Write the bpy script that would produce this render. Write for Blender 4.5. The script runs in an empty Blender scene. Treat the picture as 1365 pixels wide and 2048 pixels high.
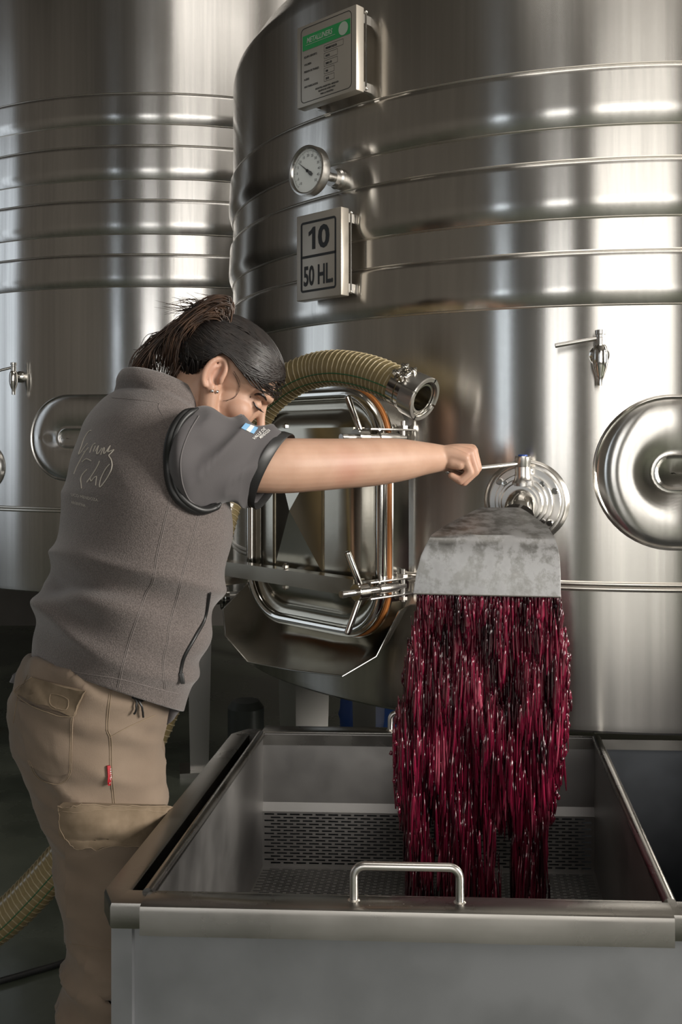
import bpy, bmesh, math, random
import numpy as np
from mathutils import Vector, Matrix, noise
from mathutils.bvhtree import BVHTree

scene = bpy.context.scene
COL = scene.collection
PI = math.pi
EYE = 1.27                      # camera height above the floor
FPX = 1991.0                    # focal length in pixels of a 1365x2048 frame (35 mm on a 36 mm tall sensor)

# ---------------------------------------------------------------- camera
cam = bpy.data.cameras.new('camera')
cam.sensor_fit = 'VERTICAL'
cam.sensor_height = 36.0
cam.sensor_width = 24.0
cam.lens = 35.0
cam.shift_y = -134.0 / 2048.0
cam.clip_start = 0.05
camo = bpy.data.objects.new('camera', cam)
camo.location = (0, 0, EYE)
camo.rotation_euler = (PI / 2, 0, 0)
COL.objects.link(camo)
scene.camera = camo

# ---------------------------------------------------------------- world, lights, exposure
world = bpy.data.worlds.new('world')
scene.world = world
world.use_nodes = True
world.node_tree.nodes['Background'].inputs[0].default_value = (0.62, 0.72, 0.85, 1)
world.node_tree.nodes['Background'].inputs[1].default_value = 0.6

def area(name, loc, rot, sx, sy, power, col):
    l = bpy.data.lights.new(name, 'AREA')
    l.shape = 'RECTANGLE'; l.size = sx; l.size_y = sy
    l.energy = power; l.color = col
    o = bpy.data.objects.new(name, l)
    o.location = loc; o.rotation_euler = rot
    COL.objects.link(o)
    return o
# daylight through the big doorway behind the camera, the tall side windows and the rooflight
area('doorway_daylight', (0.95, -6.3, 2.8), (PI / 2, 0, 0), 3.3, 4.6, 150, (1.0, 0.965, 0.91))
area('window_daylight', (-2.25, -6.3, 2.2), (PI / 2, 0, 0), 1.1, 3.2, 42, (0.98, 0.97, 0.95))
area('window_daylight.001', (-4.88, -5.75, 2.2), (PI / 2, 0, -PI / 2), 1.0, 3.2, 34, (0.80, 0.90, 1.0))
area('window_daylight.002', (-4.88, 3.0, 2.2), (PI / 2, 0, -PI / 2), 1.1, 3.2, 12, (0.80, 0.90, 1.0))
area('window_daylight.003', (5.88, -1.0, 2.5), (PI / 2, 0, PI / 2), 2.4, 2.4, 800, (1.0, 0.95, 0.88))
area('rooflight_daylight', (0.6, 0.6, 5.1), (0, 0, 0), 2.4, 1.2, 30, (1.0, 0.95, 0.88))

scene.view_settings.view_transform = 'Standard'
scene.view_settings.look = 'None'
scene.view_settings.gamma = 1.0
scene.view_settings.use_curve_mapping = False
scene.view_settings.exposure = 0.0

# ---------------------------------------------------------------- helpers: space
def P(x, y, D):
    """point seen at photo pixel (x, y) standing D metres in front of the camera"""
    return Vector(((x - 682.5) / FPX * D, D, EYE - (y - 890.0) / FPX * D))

WO = {}                          # world origin of every object made here
def prop(o, label=None, cat=None, group=None, kind=None):
    if label: o['label'] = label
    if cat: o['category'] = cat
    if group: o['group'] = group
    if kind: o['kind'] = kind
    return o

def thing(name, label, cat, loc=(0, 0, 0), group=None):
    o = bpy.data.objects.new(name, None)
    o.empty_display_size = 0.05
    COL.objects.link(o)
    o.location = loc
    WO[o.name] = Vector(loc)
    return prop(o, label, cat, group)

def link(name, me, mat, parent=None, origin=None):
    """link a mesh given in world coordinates as one object; children keep the world place"""
    o = bpy.data.objects.new(name, me)
    COL.objects.link(o)
    if mat is not None and not me.materials:
        me.materials.append(mat)
    if parent is not None:
        po = WO[parent.name]
        me.transform(Matrix.Translation(-po))
        o.parent = parent
        WO[o.name] = po.copy()
    else:
        og = Vector(origin) if origin is not None else Vector((0, 0, 0))
        me.transform(Matrix.Translation(-og))
        o.location = og
        WO[o.name] = og
    return o

def smooth(me, angle=None):
    for p in me.polygons: p.use_smooth = True
    if angle is not None:
        me.set_sharp_from_angle(angle=math.radians(angle))
    return me

def basis(d):
    d = Vector(d).normalized()
    a = Vector((0, 0, 1)) if abs(d.z) < 0.9 else Vector((1, 0, 0))
    u = d.cross(a).normalized()
    v = u.cross(d).normalized()
    return u, v, d

def spline(pts, n):
    """Catmull-Rom resample of a list of equal-length tuples"""
    pts = [np.array(p, float) for p in pts]
    out = []
    m = len(pts)
    for i in range(n):
        t = i / (n - 1) * (m - 1)
        k = min(int(t), m - 2); f = t - k
        p0 = pts[max(k - 1, 0)]; p1 = pts[k]; p2 = pts[k + 1]; p3 = pts[min(k + 2, m - 1)]
        out.append(0.5 * ((2 * p1) + (-p0 + p2) * f + (2 * p0 - 5 * p1 + 4 * p2 - p3) * f * f
                          + (-p0 + 3 * p1 - 3 * p2 + p3) * f ** 3))
    return out

class MB:
    """collects shapes into one mesh"""
    def __init__(s): s.v = []; s.f = []
    def add(s, vs, fs):
        o = len(s.v)
        s.v.extend([tuple(v) for v in vs]); s.f.extend([tuple(i + o for i in f) for f in fs])
    def grid(s, rows, closed_u=False, cap0=False, cap1=False):
        n = len(rows); m = len(rows[0]); vs = [p for r in rows for p in r]; fs = []
        for i in range(n - 1):
            for j in range(m if closed_u else m - 1):
                k = (j + 1) % m
                fs.append((i * m + j, i * m + k, (i + 1) * m + k, (i + 1) * m + j))
        if cap0: fs.append(tuple(range(m - 1, -1, -1)))
        if cap1: fs.append(tuple((n - 1) * m + j for j in range(m)))
        s.add(vs, fs); return s
    def box(s, c, ax, ay, az, hx, hy, hz, bev=0.0):
        c = Vector(c); ax = Vector(ax).normalized(); ay = Vector(ay).normalized(); az = Vector(az).normalized()
        b = min(bev, hx, hy, hz)
        if b <= 0:
            vs = [c + ax * (hx * i) + ay * (hy * j) + az * (hz * k) for k in (-1, 1) for j in (-1, 1) for i in (-1, 1)]
            s.add(vs, [(0, 2, 3, 1), (4, 5, 7, 6), (0, 1, 5, 4), (2, 6, 7, 3), (0, 4, 6, 2), (1, 3, 7, 5)])
        else:
            bm = bmesh.new(); bmesh.ops.create_cube(bm, size=1)
            for v in bm.verts: v.co = Vector((v.co.x * 2 * hx, v.co.y * 2 * hy, v.co.z * 2 * hz))
            bmesh.ops.bevel(bm, geom=bm.edges[:], offset=b, segments=2, affect='EDGES', profile=0.5)
            bm.verts.index_update()
            s.add([c + ax * v.co.x + ay * v.co.y + az * v.co.z for v in bm.verts], [tuple(v.index for v in f.verts) for f in bm.faces])
            bm.free()
        return s
    def tube(s, pts, r, seg=12, caps=True, closed=False):
        pts = [Vector(p) for p in pts]; n = len(pts)
        rr = r if hasattr(r, '__len__') else [r] * n
        rows = []; u = None
        for i in range(n):
            if closed: d = pts[(i + 1) % n] - pts[i - 1]
            else: d = pts[min(i + 1, n - 1)] - pts[max(i - 1, 0)]
            if d.length < 1e-9: d = Vector((0, 0, 1))
            d.normalize()
            if u is None: u, v, _ = basis(d)
            else:
                u = (u - d * u.dot(d)).normalized()
            v = u.cross(d)
            rows.append([pts[i] + (u * math.cos(2 * PI * k / seg) + v * math.sin(2 * PI * k / seg)) * rr[i] for k in range(seg)])
        if closed: rows.append(rows[0]); return s.grid(rows, True)
        return s.grid(rows, True, caps, caps)
    def lathe(s, c, d, prof, seg=32, caps=True):
        """prof: (distance along d, radius) list"""
        u, v, d = basis(d); c = Vector(c)
        rows = [[c + d * h + (u * math.cos(2 * PI * k / seg) + v * math.sin(2 * PI * k / seg)) * r for k in range(seg)] for h, r in prof]
        return s.grid(rows, True, caps, caps)
    def cyl(s, a, b, r, seg=16, bev=0.0):
        a = Vector(a); b = Vector(b); L = (b - a).length
        pr = [(0, r), (L, r)] if bev <= 0 else [(0, r - bev), (bev * .3, r - bev * .3), (bev, r), (L - bev, r), (L - bev * .3, r - bev * .3), (L, r - bev)]
        return s.lathe(a, b - a, pr, seg)
    def sphere(s, c, rx, ry=None, rz=None, n=12, axes=None):
        ry = ry or rx; rz = rz or rx; c = Vector(c)
        ax = axes or (Vector((1, 0, 0)), Vector((0, 1, 0)), Vector((0, 0, 1)))
        rows = []
        for i in range(n + 1):
            t = PI * i / n; t = max(1e-3, min(PI - 1e-3, t))
            rows.append([c + ax[0] * (rx * math.sin(t) * math.cos(2 * PI * k / (2 * n))) + ax[1] * (ry * math.sin(t) * math.sin(2 * PI * k / (2 * n))) - ax[2] * (rz * math.cos(t)) for k in range(2 * n)])
        return s.grid(rows, True, True, True)
    def prism(s, outline, depth):
        """closed outline of points pushed along the vector depth"""
        n = len(outline); o = [Vector(p) for p in outline]; d = Vector(depth)
        s.add(o + [p + d for p in o], [tuple(range(n - 1, -1, -1)), tuple(range(n, 2 * n))] + [(i, (i + 1) % n, n + (i + 1) % n, n + i) for i in range(n)])
        return s
    def mesh(s, name='mesh', ang=35, fix=True):
        me = bpy.data.meshes.new(name)
        me.from_pydata([tuple(v) for v in s.v], [], s.f)
        if fix:
            bm = bmesh.new(); bm.from_mesh(me)
            bmesh.ops.recalc_face_normals(bm, faces=bm.faces[:])
            bm.to_mesh(me); bm.free()
        smooth(me, ang)
        return me
    def build(s, name, mat, parent=None, origin=None, ang=35, fix=True):
        return link(name, s.mesh(name, ang, fix), mat, parent, origin)

def pieces(mb, name, mat, parent=None, ang=35):
    """build each far-apart piece of the collected shapes as an object of its own"""
    par = list(range(len(mb.v)))
    def find(a):
        while par[a] != a: par[a] = par[par[a]]; a = par[a]
        return a
    for f in mb.f:
        for a in f[1:]:
            x, y = find(f[0]), find(a)
            if x != y: par[y] = x
    isl = {}
    for i in range(len(mb.v)): isl.setdefault(find(i), []).append(i)
    keys = list(isl); box = {}
    for k in keys:
        a = np.array([mb.v[i] for i in isl[k]]); box[k] = (a.min(0), a.max(0))
    grp = {k: k for k in keys}
    def gf(k):
        while grp[k] != k: k = grp[k]
        return k
    for i, a in enumerate(keys):
        for b in keys[i + 1:]:
            la, ha = box[a]; lb, hb = box[b]
            g = np.linalg.norm(np.maximum(0, np.maximum(la - hb, lb - ha)))
            if g <= max(.02, .5 * max((ha - la).max(), (hb - lb).max())):
                x, y = gf(a), gf(b)
                if x != y: grp[y] = x
    sets = {}
    for k in keys: sets.setdefault(gf(k), set()).update(isl[k])
    out = []
    for vs in sets.values():
        m = MB(); idx = {}
        for i in sorted(vs): idx[i] = len(m.v); m.v.append(mb.v[i])
        m.f = [tuple(idx[i] for i in f) for f in mb.f if f[0] in vs]
        out.append(m.build(name, mat, parent, ang=ang))
    return out

def evaluated(me, mods):
    """apply modifiers (type, settings) to a mesh and return the new mesh"""
    o = bpy.data.objects.new('temporary', me); COL.objects.link(o)
    for t, st in mods:
        m = o.modifiers.new(t, t)
        for k, v in st.items(): setattr(m, k, v)
    dg = bpy.context.evaluated_depsgraph_get(); dg.update()
    out = bpy.data.meshes.new_from_object(o.evaluated_get(dg))
    bpy.data.objects.remove(o)
    return out

def solid(me, t, offset=-1.0):
    return smooth(evaluated(me, [('SOLIDIFY', dict(thickness=t, offset=offset, use_even_offset=False))]), 35)

def text_mesh(body, size=1.0, bold=0.0, res=4, shear=0.0, extrude=0.0, align='LEFT', spacing=1.0):
    c = bpy.data.curves.new('text', 'FONT')
    c.body = body; c.size = size; c.offset = bold; c.resolution_u = res; c.shear = shear; c.extrude = extrude
    c.align_x = align; c.space_character = spacing
    o = bpy.data.objects.new('text', c); COL.objects.link(o)
    dg = bpy.context.evaluated_depsgraph_get(); dg.update()
    me = bpy.data.meshes.new_from_object(o.evaluated_get(dg))
    bpy.data.objects.remove(o); bpy.data.curves.remove(c)
    return me

# ---------------------------------------------------------------- helpers: materials
class NT:
    def __init__(s, name):
        s.m = bpy.data.materials.new(name); s.m.use_nodes = True
        s.t = s.m.node_tree; s.b = s.t.nodes['Principled BSDF']
    def n(s, t, **k):
        o = s.t.nodes.new(t)
        for a, v in k.items(): setattr(o, a, v)
        return o
    def l(s, a, b): s.t.links.new(a, b)
    def noise(s, scale=5, detail=3, stretch=(1, 1, 1), rough=0.5, coord='Object'):
        tc = s.n('ShaderNodeTexCoord'); mp = s.n('ShaderNodeMapping'); mp.inputs['Scale'].default_value = stretch
        nz = s.n('ShaderNodeTexNoise'); nz.inputs['Scale'].default_value = scale; nz.inputs['Detail'].default_value = detail
        nz.inputs['Roughness'].default_value = rough
        s.l(tc.outputs[coord], mp.inputs[0]); s.l(mp.outputs[0], nz.inputs['Vector'])
        return nz.outputs['Fac']
    def ramp(s, fac, stops):
        r = s.n('ShaderNodeValToRGB'); e = r.color_ramp.elements
        while len(e) < len(stops): e.new(0.5)
        for el, (p, c) in zip(e, stops):
            el.position = p; el.color = (c[0], c[1], c[2], 1) if hasattr(c, '__len__') else (c, c, c, 1)
        s.l(fac, r.inputs[0]); return r.outputs['Color']
    def rng(s, fac, a, b, lo=0.3, hi=0.7):
        r = s.n('ShaderNodeMapRange'); r.inputs[1].default_value = lo; r.inputs[2].default_value = hi
        r.inputs[3].default_value = a; r.inputs[4].default_value = b
        s.l(fac, r.inputs[0]); return r.outputs[0]
    def bump(s, fac, strength=0.2, dist=0.002, prev=None):
        b = s.n('ShaderNodeBump'); b.inputs['Strength'].default_value = strength; b.inputs['Distance'].default_value = dist
        s.l(fac, b.inputs['Height'])
        if prev is not None: s.l(prev, b.inputs['Normal'])
        return b.outputs[0]
    def set(s, **k):
        for a, v in k.items():
            i = s.b.inputs[a.replace('_', ' ')]
            if hasattr(v, 'is_linked'): s.l(v, i)
            else: i.default_value = (v[0], v[1], v[2], 1) if hasattr(v, '__len__') and len(v) == 3 and i.type == 'RGBA' else v
        return s

def plain(name, col, rough=0.5, metal=0.0, **k):
    return NT(name).set(Base_Color=col, Roughness=rough, Metallic=metal, **k).m

def brushed_tank(name, tint=(0.72, 0.695, 0.655)):
    m = NT(name)
    st = m.noise(9, 4, (1, 1, 0.03))            # soft vertical streaks left by polishing
    ln = m.noise(60, 3, (0.06, 0.06, 14))       # fine horizontal brushing
    big = m.noise(1.6, 3, (1, 1, 1.4))
    fs_ = m.noise(75, 3, (1, 1, 0.012), .6); ms_ = m.n('ShaderNodeMath', operation='MULTIPLY_ADD'); m.l(fs_, ms_.inputs[0]); ms_.inputs[1].default_value = .6; m.l(m.rng(st, -.1, .4), ms_.inputs[2])
    col = m.ramp(ms_.outputs[0], [(0.25, [c * 0.80 for c in tint]), (0.62, tint)])
    mx = m.n('ShaderNodeMath', operation='ADD'); m.l(m.rng(st, 0.0, 0.06), mx.inputs[0]); m.l(m.rng(big, 0.17, 0.22), mx.inputs[1])
    tg = m.n('ShaderNodeTangent', direction_type='RADIAL', axis='Z')
    m.set(Base_Color=col, Roughness=mx.outputs[0], Metallic=1.0, Anisotropic=0.92, Anisotropic_Rotation=0.25, Tangent=tg.outputs[0],
          Normal=m.bump(ln, 0.05, 0.0005))
    return m.m

def sheet_steel(name, tint=(0.50, 0.49, 0.47), r0=0.28, r1=0.48, scr=0.12, stretch=(1, 1, 1), scale=7):
    m = NT(name)
    a = m.noise(scale, 5, stretch); b = m.noise(120, 2, (0.08, 1, 1)); c = m.noise(38, 4)
    col = m.ramp(a, [(0.32, [x * 0.80 for x in tint]), (0.62, tint)])
    m.set(Base_Color=col, Roughness=m.rng(a, r0, r1), Metallic=1.0, Normal=m.bump(b, scr, 0.0006, m.bump(c, 0.05, 0.001)))
    return m.m

M = {}
M['tank'] = brushed_tank('brushed_tank_steel')
M['tank_far'] = brushed_tank('brushed_tank_steel_far', (0.72, 0.70, 0.675))
M['steel'] = sheet_steel('sheet_steel')
M['door'] = sheet_steel('satin_door_steel', (0.52, 0.485, 0.41), 0.16, 0.26, 0.05)
M['polish'] = plain('polished_steel', (0.72, 0.70, 0.66), 0.12, 1.0)
M['satin'] = plain('satin_steel', (0.62, 0.60, 0.57), 0.28, 1.0)
M['weld'] = plain('weld_bead_steel', (0.70, 0.66, 0.60), 0.30, 1.0)
M['rim'] = sheet_steel('worn_rim_steel', (0.30, 0.288, 0.268), 0.22, 0.40, 0.10)
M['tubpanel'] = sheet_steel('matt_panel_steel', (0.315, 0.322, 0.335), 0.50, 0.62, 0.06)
M['bay'] = sheet_steel('shade_tinted_steel', (0.135, 0.145, 0.16), 0.34, 0.45, 0.06)  # deep shade inside the tub, put into the steel as a darker bluish tint
M['basket'] = sheet_steel('dull_basket_steel', (0.40, 0.39, 0.38), 0.40, 0.55, 0.10)
def stained_steel(name):
    m = NT(name); a = m.noise(34, 7, (1, 1, 1), .68); b = m.noise(120, 2, (0.08, 1, 1)); c = m.noise(5, 3); w = m.noise(60, 5, (1, 1, .3), .7)
    mx = m.n('ShaderNodeMath', operation='ADD'); m.l(m.rng(a, 0.0, 0.85, .36, .64), mx.inputs[0]); m.l(m.rng(w, 0.0, 0.35), mx.inputs[1])
    col = m.ramp(mx.outputs[0], [(0.30, (.22, .218, .21)), (0.50, (.28, .28, .274)), (0.72, (.37, .37, .372))])
    m.set(Base_Color=col, Roughness=m.rng(a, .34, .60), Metallic=1.0, Normal=m.bump(b, .08, .0006)); return m.m
M['chute'] = stained_steel('stained_chute_steel')
M['plate'] = plain('sign_plate', (0.44, 0.40, 0.345), 0.40, 0.55)
M['black'] = plain('black_print', (0.012, 0.012, 0.012), 0.5)
M['green'] = plain('green_print', (0.02, 0.25, 0.07), 0.45)
M['palegreen'] = plain('pale_print', (0.36, 0.42, 0.34), 0.5)
M['white'] = plain('dial_white', (0.84, 0.87, 0.84), 0.4)
M['glass'] = NT('dial_glass').set(Base_Color=(1, 1, 1), Roughness=0.03, Alpha=.10).m
M['gasket'] = plain('orange_gasket', (0.36, 0.13, 0.03), 0.5)
M['bluecap'] = plain('blue_cap', (0.02, 0.07, 0.30), 0.35)
M['rubber'] = plain('black_rubber', (0.012, 0.012, 0.012), 0.45)
M['drum'] = plain('blue_drum_plastic', (0.01, 0.05, 0.22), 0.4)
# ================================================================ the room
def room():
    wm = NT('painted_plaster'); a = wm.noise(3, 4)
    wm.set(Base_Color=wm.ramp(a, [(0.3, (0.085, 0.077, 0.067)), (0.7, (0.115, 0.105, 0.092))]), Roughness=0.8)
    fm = NT('wet_floor_paint'); a = fm.noise(2.2, 6); b = fm.noise(14, 4)
    fm.set(Base_Color=fm.ramp(a, [(0.35, (0.06, 0.07, 0.054)), (0.65, (0.16, 0.175, 0.135))]), Roughness=fm.rng(a, 0.14, 0.42), Normal=fm.bump(b, 0.15, 0.004))
    x0, x1, y0, y1, h = -5.0, 6.0, -6.4, 7.0, 5.3
    def slab(name, c, hx, hy, hz, m):
        o = MB().box(c, (1, 0, 0), (0, 1, 0), (0, 0, 1), hx, hy, hz).build(name, m, ang=30)
        prop(o, kind='structure'); return o
    slab('floor', ((x0 + x1) / 2, (y0 + y1) / 2, -0.05), (x1 - x0) / 2 + .2, (y1 - y0) / 2 + .2, 0.05, fm.m)
    slab('ceiling', ((x0 + x1) / 2, (y0 + y1) / 2, h + 0.05), (x1 - x0) / 2 + .2, (y1 - y0) / 2 + .2, 0.05, wm.m)
    slab('wall_left', (x0 - .1, (y0 + y1) / 2, h / 2), .1, (y1 - y0) / 2 + .2, h / 2, wm.m)
    slab('wall_right', (x1 + .1, (y0 + y1) / 2, h / 2), .1, (y1 - y0) / 2 + .2, h / 2, wm.m)
    slab('wall_far', ((x0 + x1) / 2, y1 + .1, h / 2), (x1 - x0) / 2, .1, h / 2, wm.m)
    slab('wall_near', ((x0 + x1) / 2, y0 - .1, h / 2), (x1 - x0) / 2, .1, h / 2, wm.m)
    fr = plain('dark_window_frame', (0.03, 0.03, 0.03), 0.5)
    def frame(name, c, u, hw, hh, bars):
        m = MB(); u = Vector(u); z = Vector((0, 0, 1)); n = u.cross(z); c = Vector(c)
        for s in (-1, 1):
            m.box(c + u * (hw + .04) * s, u, n, z, .04, .05, hh + .08); m.box(c + z * (hh + .04) * s, u, n, z, hw + .08, .05, .04)
        for b in bars: m.box(c + u * hw * b, u, n, z, .035, .03, hh)
        prop(m.build(name, fr), kind='structure')
    frame('window_4', (-2.25, -6.25, 2.2), (1, 0, 0), .55, 1.6, (0.0,))
    frame('door_1', (0.95, -6.25, 2.8), (1, 0, 0), 1.65, 2.3, (0.25,))
    frame('window_1', (-4.85, -5.75, 2.2), (0, 1, 0), .50, 1.6, (0.0,))
    frame('window_2', (-4.85, 3.0, 2.2), (0, 1, 0), .55, 1.6, (0.0,))
    frame('window_3', (5.85, -1.0, 2.5), (0, 1, 0), 1.2, 1.2, (0.0,))
room()

# ================================================================ fermentation tanks
class Tank:
    def __init__(s, cx, cy, R): s.c = Vector((cx, cy, 0)); s.R = R
    def hit(s, px, py=None, off=0.0):
        """point of the shell seen at photo column px (and row py)"""
        dx = (px - 682.5) / FPX; R = s.R + off
        a = 1 + dx * dx; b = s.c.x * dx + s.c.y; c = s.c.x ** 2 + s.c.y ** 2 - R * R
        D = (b - math.sqrt(max(b * b - a * c, 0))) / a
        p = P(px, py if py is not None else 890, D); return p
    def frame(s, p):
        """outward normal and rightward tangent at a point of the shell"""
        n = Vector((p.x - s.c.x, p.y - s.c.y, 0)).normalized()
        return n, Vector((-n.y, n.x, 0))
    def ring(s, prof, seg=200):
        rows = [[s.c + Vector((math.sin(2 * PI * k / seg) * (s.R + r), -math.cos(2 * PI * k / seg) * (s.R + r), z)) for k in range(seg)] for z, r in prof]
        return rows
    def pt(s, ang, z, off):
        return s.c + Vector((math.sin(ang) * (s.R + off), -math.cos(ang) * (s.R + off), z))

def bulge(z0, z1, h, n=24):
    out = [(z1, -0.004)]
    for i in range(n + 1):
        t = i / n
        out.append((z1 + (z0 - z1) * t, h * (.62 * min(1, t / .07) ** .6 + .38 * min(1, t / .78)) * (1 - max(0, (t - .66) / .34) ** 2.0) + 0.0015))
    return out + [(z0, -0.004)]

def make_tank(name, label, T, zb, zt, bands, seam, mat, legs, patch, dome=0.32):
    root = thing(name, label, 'tank', (T.c.x, T.c.y, 0))
    prof = [(zb, -0.06), (zb, -0.010), (zb + .006, -0.002), (zb + .02, 0.0), (zt - 0.05, 0.0), (zt - .02, -.006), (zt, -.022)]
    for i in range(1, 9):
        a = i / 8; prof.append((zt + dome * math.sin(a * PI / 2) * .9, -.022 - (T.R - .15) * (1 - math.cos(a * PI / 2)) ** .8))
    MB().grid(T.ring(prof), True, True, True).build('shell', mat, root, ang=40)
    for z0, z1 in bands:
        MB().grid(T.ring(bulge(z0, z1, 0.0115)), True).build('cooling_jacket', mat, root, ang=50)
        w = MB()
        for z in (z0, z1):
            w.tube([T.pt(2 * PI * k / 200, z, 0.0005) for k in range(200)], 0.0028, 6, closed=True)
        pieces(w, 'weld_bead', M['weld'], root)
    w = MB()
    w.grid(T.ring([(seam - .010, 0), (seam - .007, .0035), (seam - .003, .0035), (seam, .0012), (seam + .003, .004), (seam + .008, .004), (seam + .011, 0)]), True)
    w.build('seam_weld', M['weld'], root, ang=60)
    # oblong pillow plate pressed onto the shell
    a0, zc, ro, ri, L = patch           # angle of the left focus, height, outer/inner radius, straight length (m)
    def stad(r, k, n):
        per = 2 * PI * r + 2 * L; s_ = per * k / n
        q = PI * r
        if s_ < q: t = PI / 2 + s_ / r; return r * math.cos(t), r * math.sin(t)
        s_ -= q
        if s_ < L: return s_, -r
        s_ -= L
        if s_ < q: t = -PI / 2 + s_ / r; return L + r * math.cos(t), r * math.sin(t)
        s_ -= q; return L - s_, r
    def pill(prof, n=96):
        # same parameter for each ring: blend of angle so that rings stay aligned
        rows = []
        for r, h in prof:
            row = []
            for k in range(n):
                x, z = stad(r, k, n)
                row.append(T.pt(a0 + x / T.R, zc + z, h))
            rows.append(row)
        return rows
    pr = [(ro + .006, -.002), (ro + .003, .004), (ro, .006), (ro - .004, .003)]
    for i in range(1, 15):
        t = i / 15; r = ro - .004 + (ri - ro + .004) * t
        pr.append((r, .003 + .011 * (math.sin(PI * t ** 0.9)) ** 0.75))
    pr += [(ri, .004), (ri - .005, .0065), (ri - .010, .004), (ri - .014, .0025), (0.004, .0025)]
    MB().grid(pill(pr), True, False, True).build('pillow_plate', mat, root, ang=50)
    for (x, y, w1, w0, zl) in legs:
        m = MB(); c = Vector((x, y, 0)); dn = (T.c - c).normalized(); u = Vector((dn.y, -dn.x, 0))
        rows = []
        for z, w in ((zl, w1), (0.02, w0)):
            rows.append([c + u * (w * i) + dn * (w * .8 * j) + Vector((0, 0, z)) for i, j in ((-1, -1), (1, -1), (1, 1), (-1, 1))])
        m.grid(rows, True, True, True); m.box(c + Vector((0, 0, .01)), u, dn, (0, 0, 1), w0 + .04, w0 + .03, .01)
        m.build('leg', M['satin'], root, ang=20)
    return root

T1 = Tank(0.72, 3.044, 1.044)
# heights come from the rings' nearest point, 2.0 m away from the camera
zN = lambda y: EYE - (y - 890) / FPX * 2.0
ang_of = lambda T, p: math.atan2(p.x - T.c.x, -(p.y - T.c.y))
pf = T1.hit(1345, 945)
tank = make_tank('wine_tank', 'large brushed steel wine tank with manway door, filling the right side', T1, zN(1474), 2.36,
                 [(zN(245), zN(124)), (zN(430), zN(312)), (zN(607), zN(497))], zN(1176), M['tank'],
                 [(-0.10, 2.66, 0.062, 0.045, 0.72), (0.10, 3.35, 0.06, 0.045, 0.72), (1.45, 3.3, 0.07, 0.05, 0.72), (1.30, 2.55, 0.07, 0.05, 0.72)],
                 (ang_of(T1, pf), pf.z, 0.152, 0.040, 0.34))
T2 = Tank(-0.729, 4.89, 1.19)
zF = lambda y: EYE - (y - 890) / FPX * 3.7
pf2 = T2.hit(135, 876)
tank2 = make_tank('wine_tank', 'brushed steel wine tank with four ribbed bands, standing behind the woman', T2, zF(1192), 3.25,
                  [(zF(248), zF(186)), (zF(358), zF(290)), (zF(468), zF(399)), (zF(573), zF(508))], zF(1022), M['tank_far'],
                  [(-0.55, 3.86, 0.05, 0.035, 0.76), (-1.6, 4.4, 0.05, 0.035, 0.76), (-1.3, 5.6, 0.05, 0.035, 0.76), (0.1, 5.3, 0.05, 0.035, 0.76)],
                  (ang_of(T2, pf2), pf2.z, 0.158, 0.040, 0.34))
# ================================================================ signs and instruments fixed to the tank
def column(T, px, off):
    """shell column whose point standing off the shell shows at px"""
    c = px
    for _ in range(12):
        p = T.hit(c); n, t = T.frame(p); q = p + n * off
        c += px - (682.5 + q.x / q.y * FPX)
    return p, n, t

def flat_text(mb, body, c, u, v, n, size, bold=0, sx=1.0, align='CENTER', shear=0):
    """lettering lying on a plane: c is the middle of the line"""
    me = text_mesh(body, size, bold, 3, shear, 0, align)
    xs = [w.co.x for w in me.vertices]; ys = [w.co.y for w in me.vertices]
    ox = (min(xs) + max(xs)) / 2 if align == 'CENTER' else min(xs); oy = (min(ys) + max(ys)) / 2
    mb.add([c + u * ((w.co.x - ox) * sx) + v * (w.co.y - oy) + n * 0.0006 for w in me.vertices], [tuple(p.vertices) for p in me.polygons])
    bpy.data.meshes.remove(me)

def rrect(hw, hh, r, k=6):
    out = []
    for cx, cy, a in ((hw - r, hh - r, 0), (-hw + r, hh - r, PI / 2), (-hw + r, -hh + r, PI), (hw - r, -hh + r, 1.5 * PI)):
        for i in range(k + 1):
            t = a + PI / 2 * i / k; out.append((cx + r * math.cos(t), cy + r * math.sin(t)))
    return out

def frame_line(mb, c, u, v, n, hw, hh, r, w):
    A = rrect(hw, hh, r); B = rrect(hw - w, hh - w, max(r - w, .0005))
    mb.grid([[c + u * x + v * y + n * .0006 for x, y in A], [c + u * x + v * y + n * .0006 for x, y in B]], True)

ZV = Vector((0, 0, 1))
def sign_box(name, label, px, py, w, h, off, depth):
    p, n, t = column(T1, px, off)
    c = p + n * off; c.z = EYE - (py - 890) / FPX * c.y
    root = thing(name, label, 'sign', c - n * depth)
    MB().box(c - n * depth / 2, t, ZV, n, w / 2, h / 2, depth / 2, .0025).build('box', M['plate'], root)
    b = MB()
    for s in (-1, 1):
        b.box(c - n * (depth + (off - depth) / 2) + ZV * (h * .40 * s) + t * (w * .42), t, ZV, n, .006, .010, (off - depth) / 2 + .004)
        b.box(c - n * (depth + (off - depth) / 2) + ZV * (h * .40 * s) - t * (w * .42), t, ZV, n, .006, .010, (off - depth) / 2 + .004)
    pieces(b, 'bracket', M['satin'], root)
    b = MB(); b.cyl(c - n * (depth + .004) + t * (w / 2 + .001) - ZV * h * .47, c - n * (depth + .004) + t * (w / 2 + .001) + ZV * h * .47, .0022, 8)
    for s in (-1, 1): b.sphere(c - n * (depth + .004) + t * (w / 2 + .002) + ZV * h * .45 * s, .004, n=6)
    b.build('slide_rod', M['polish'], root)
    return root, c, t, n

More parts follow.
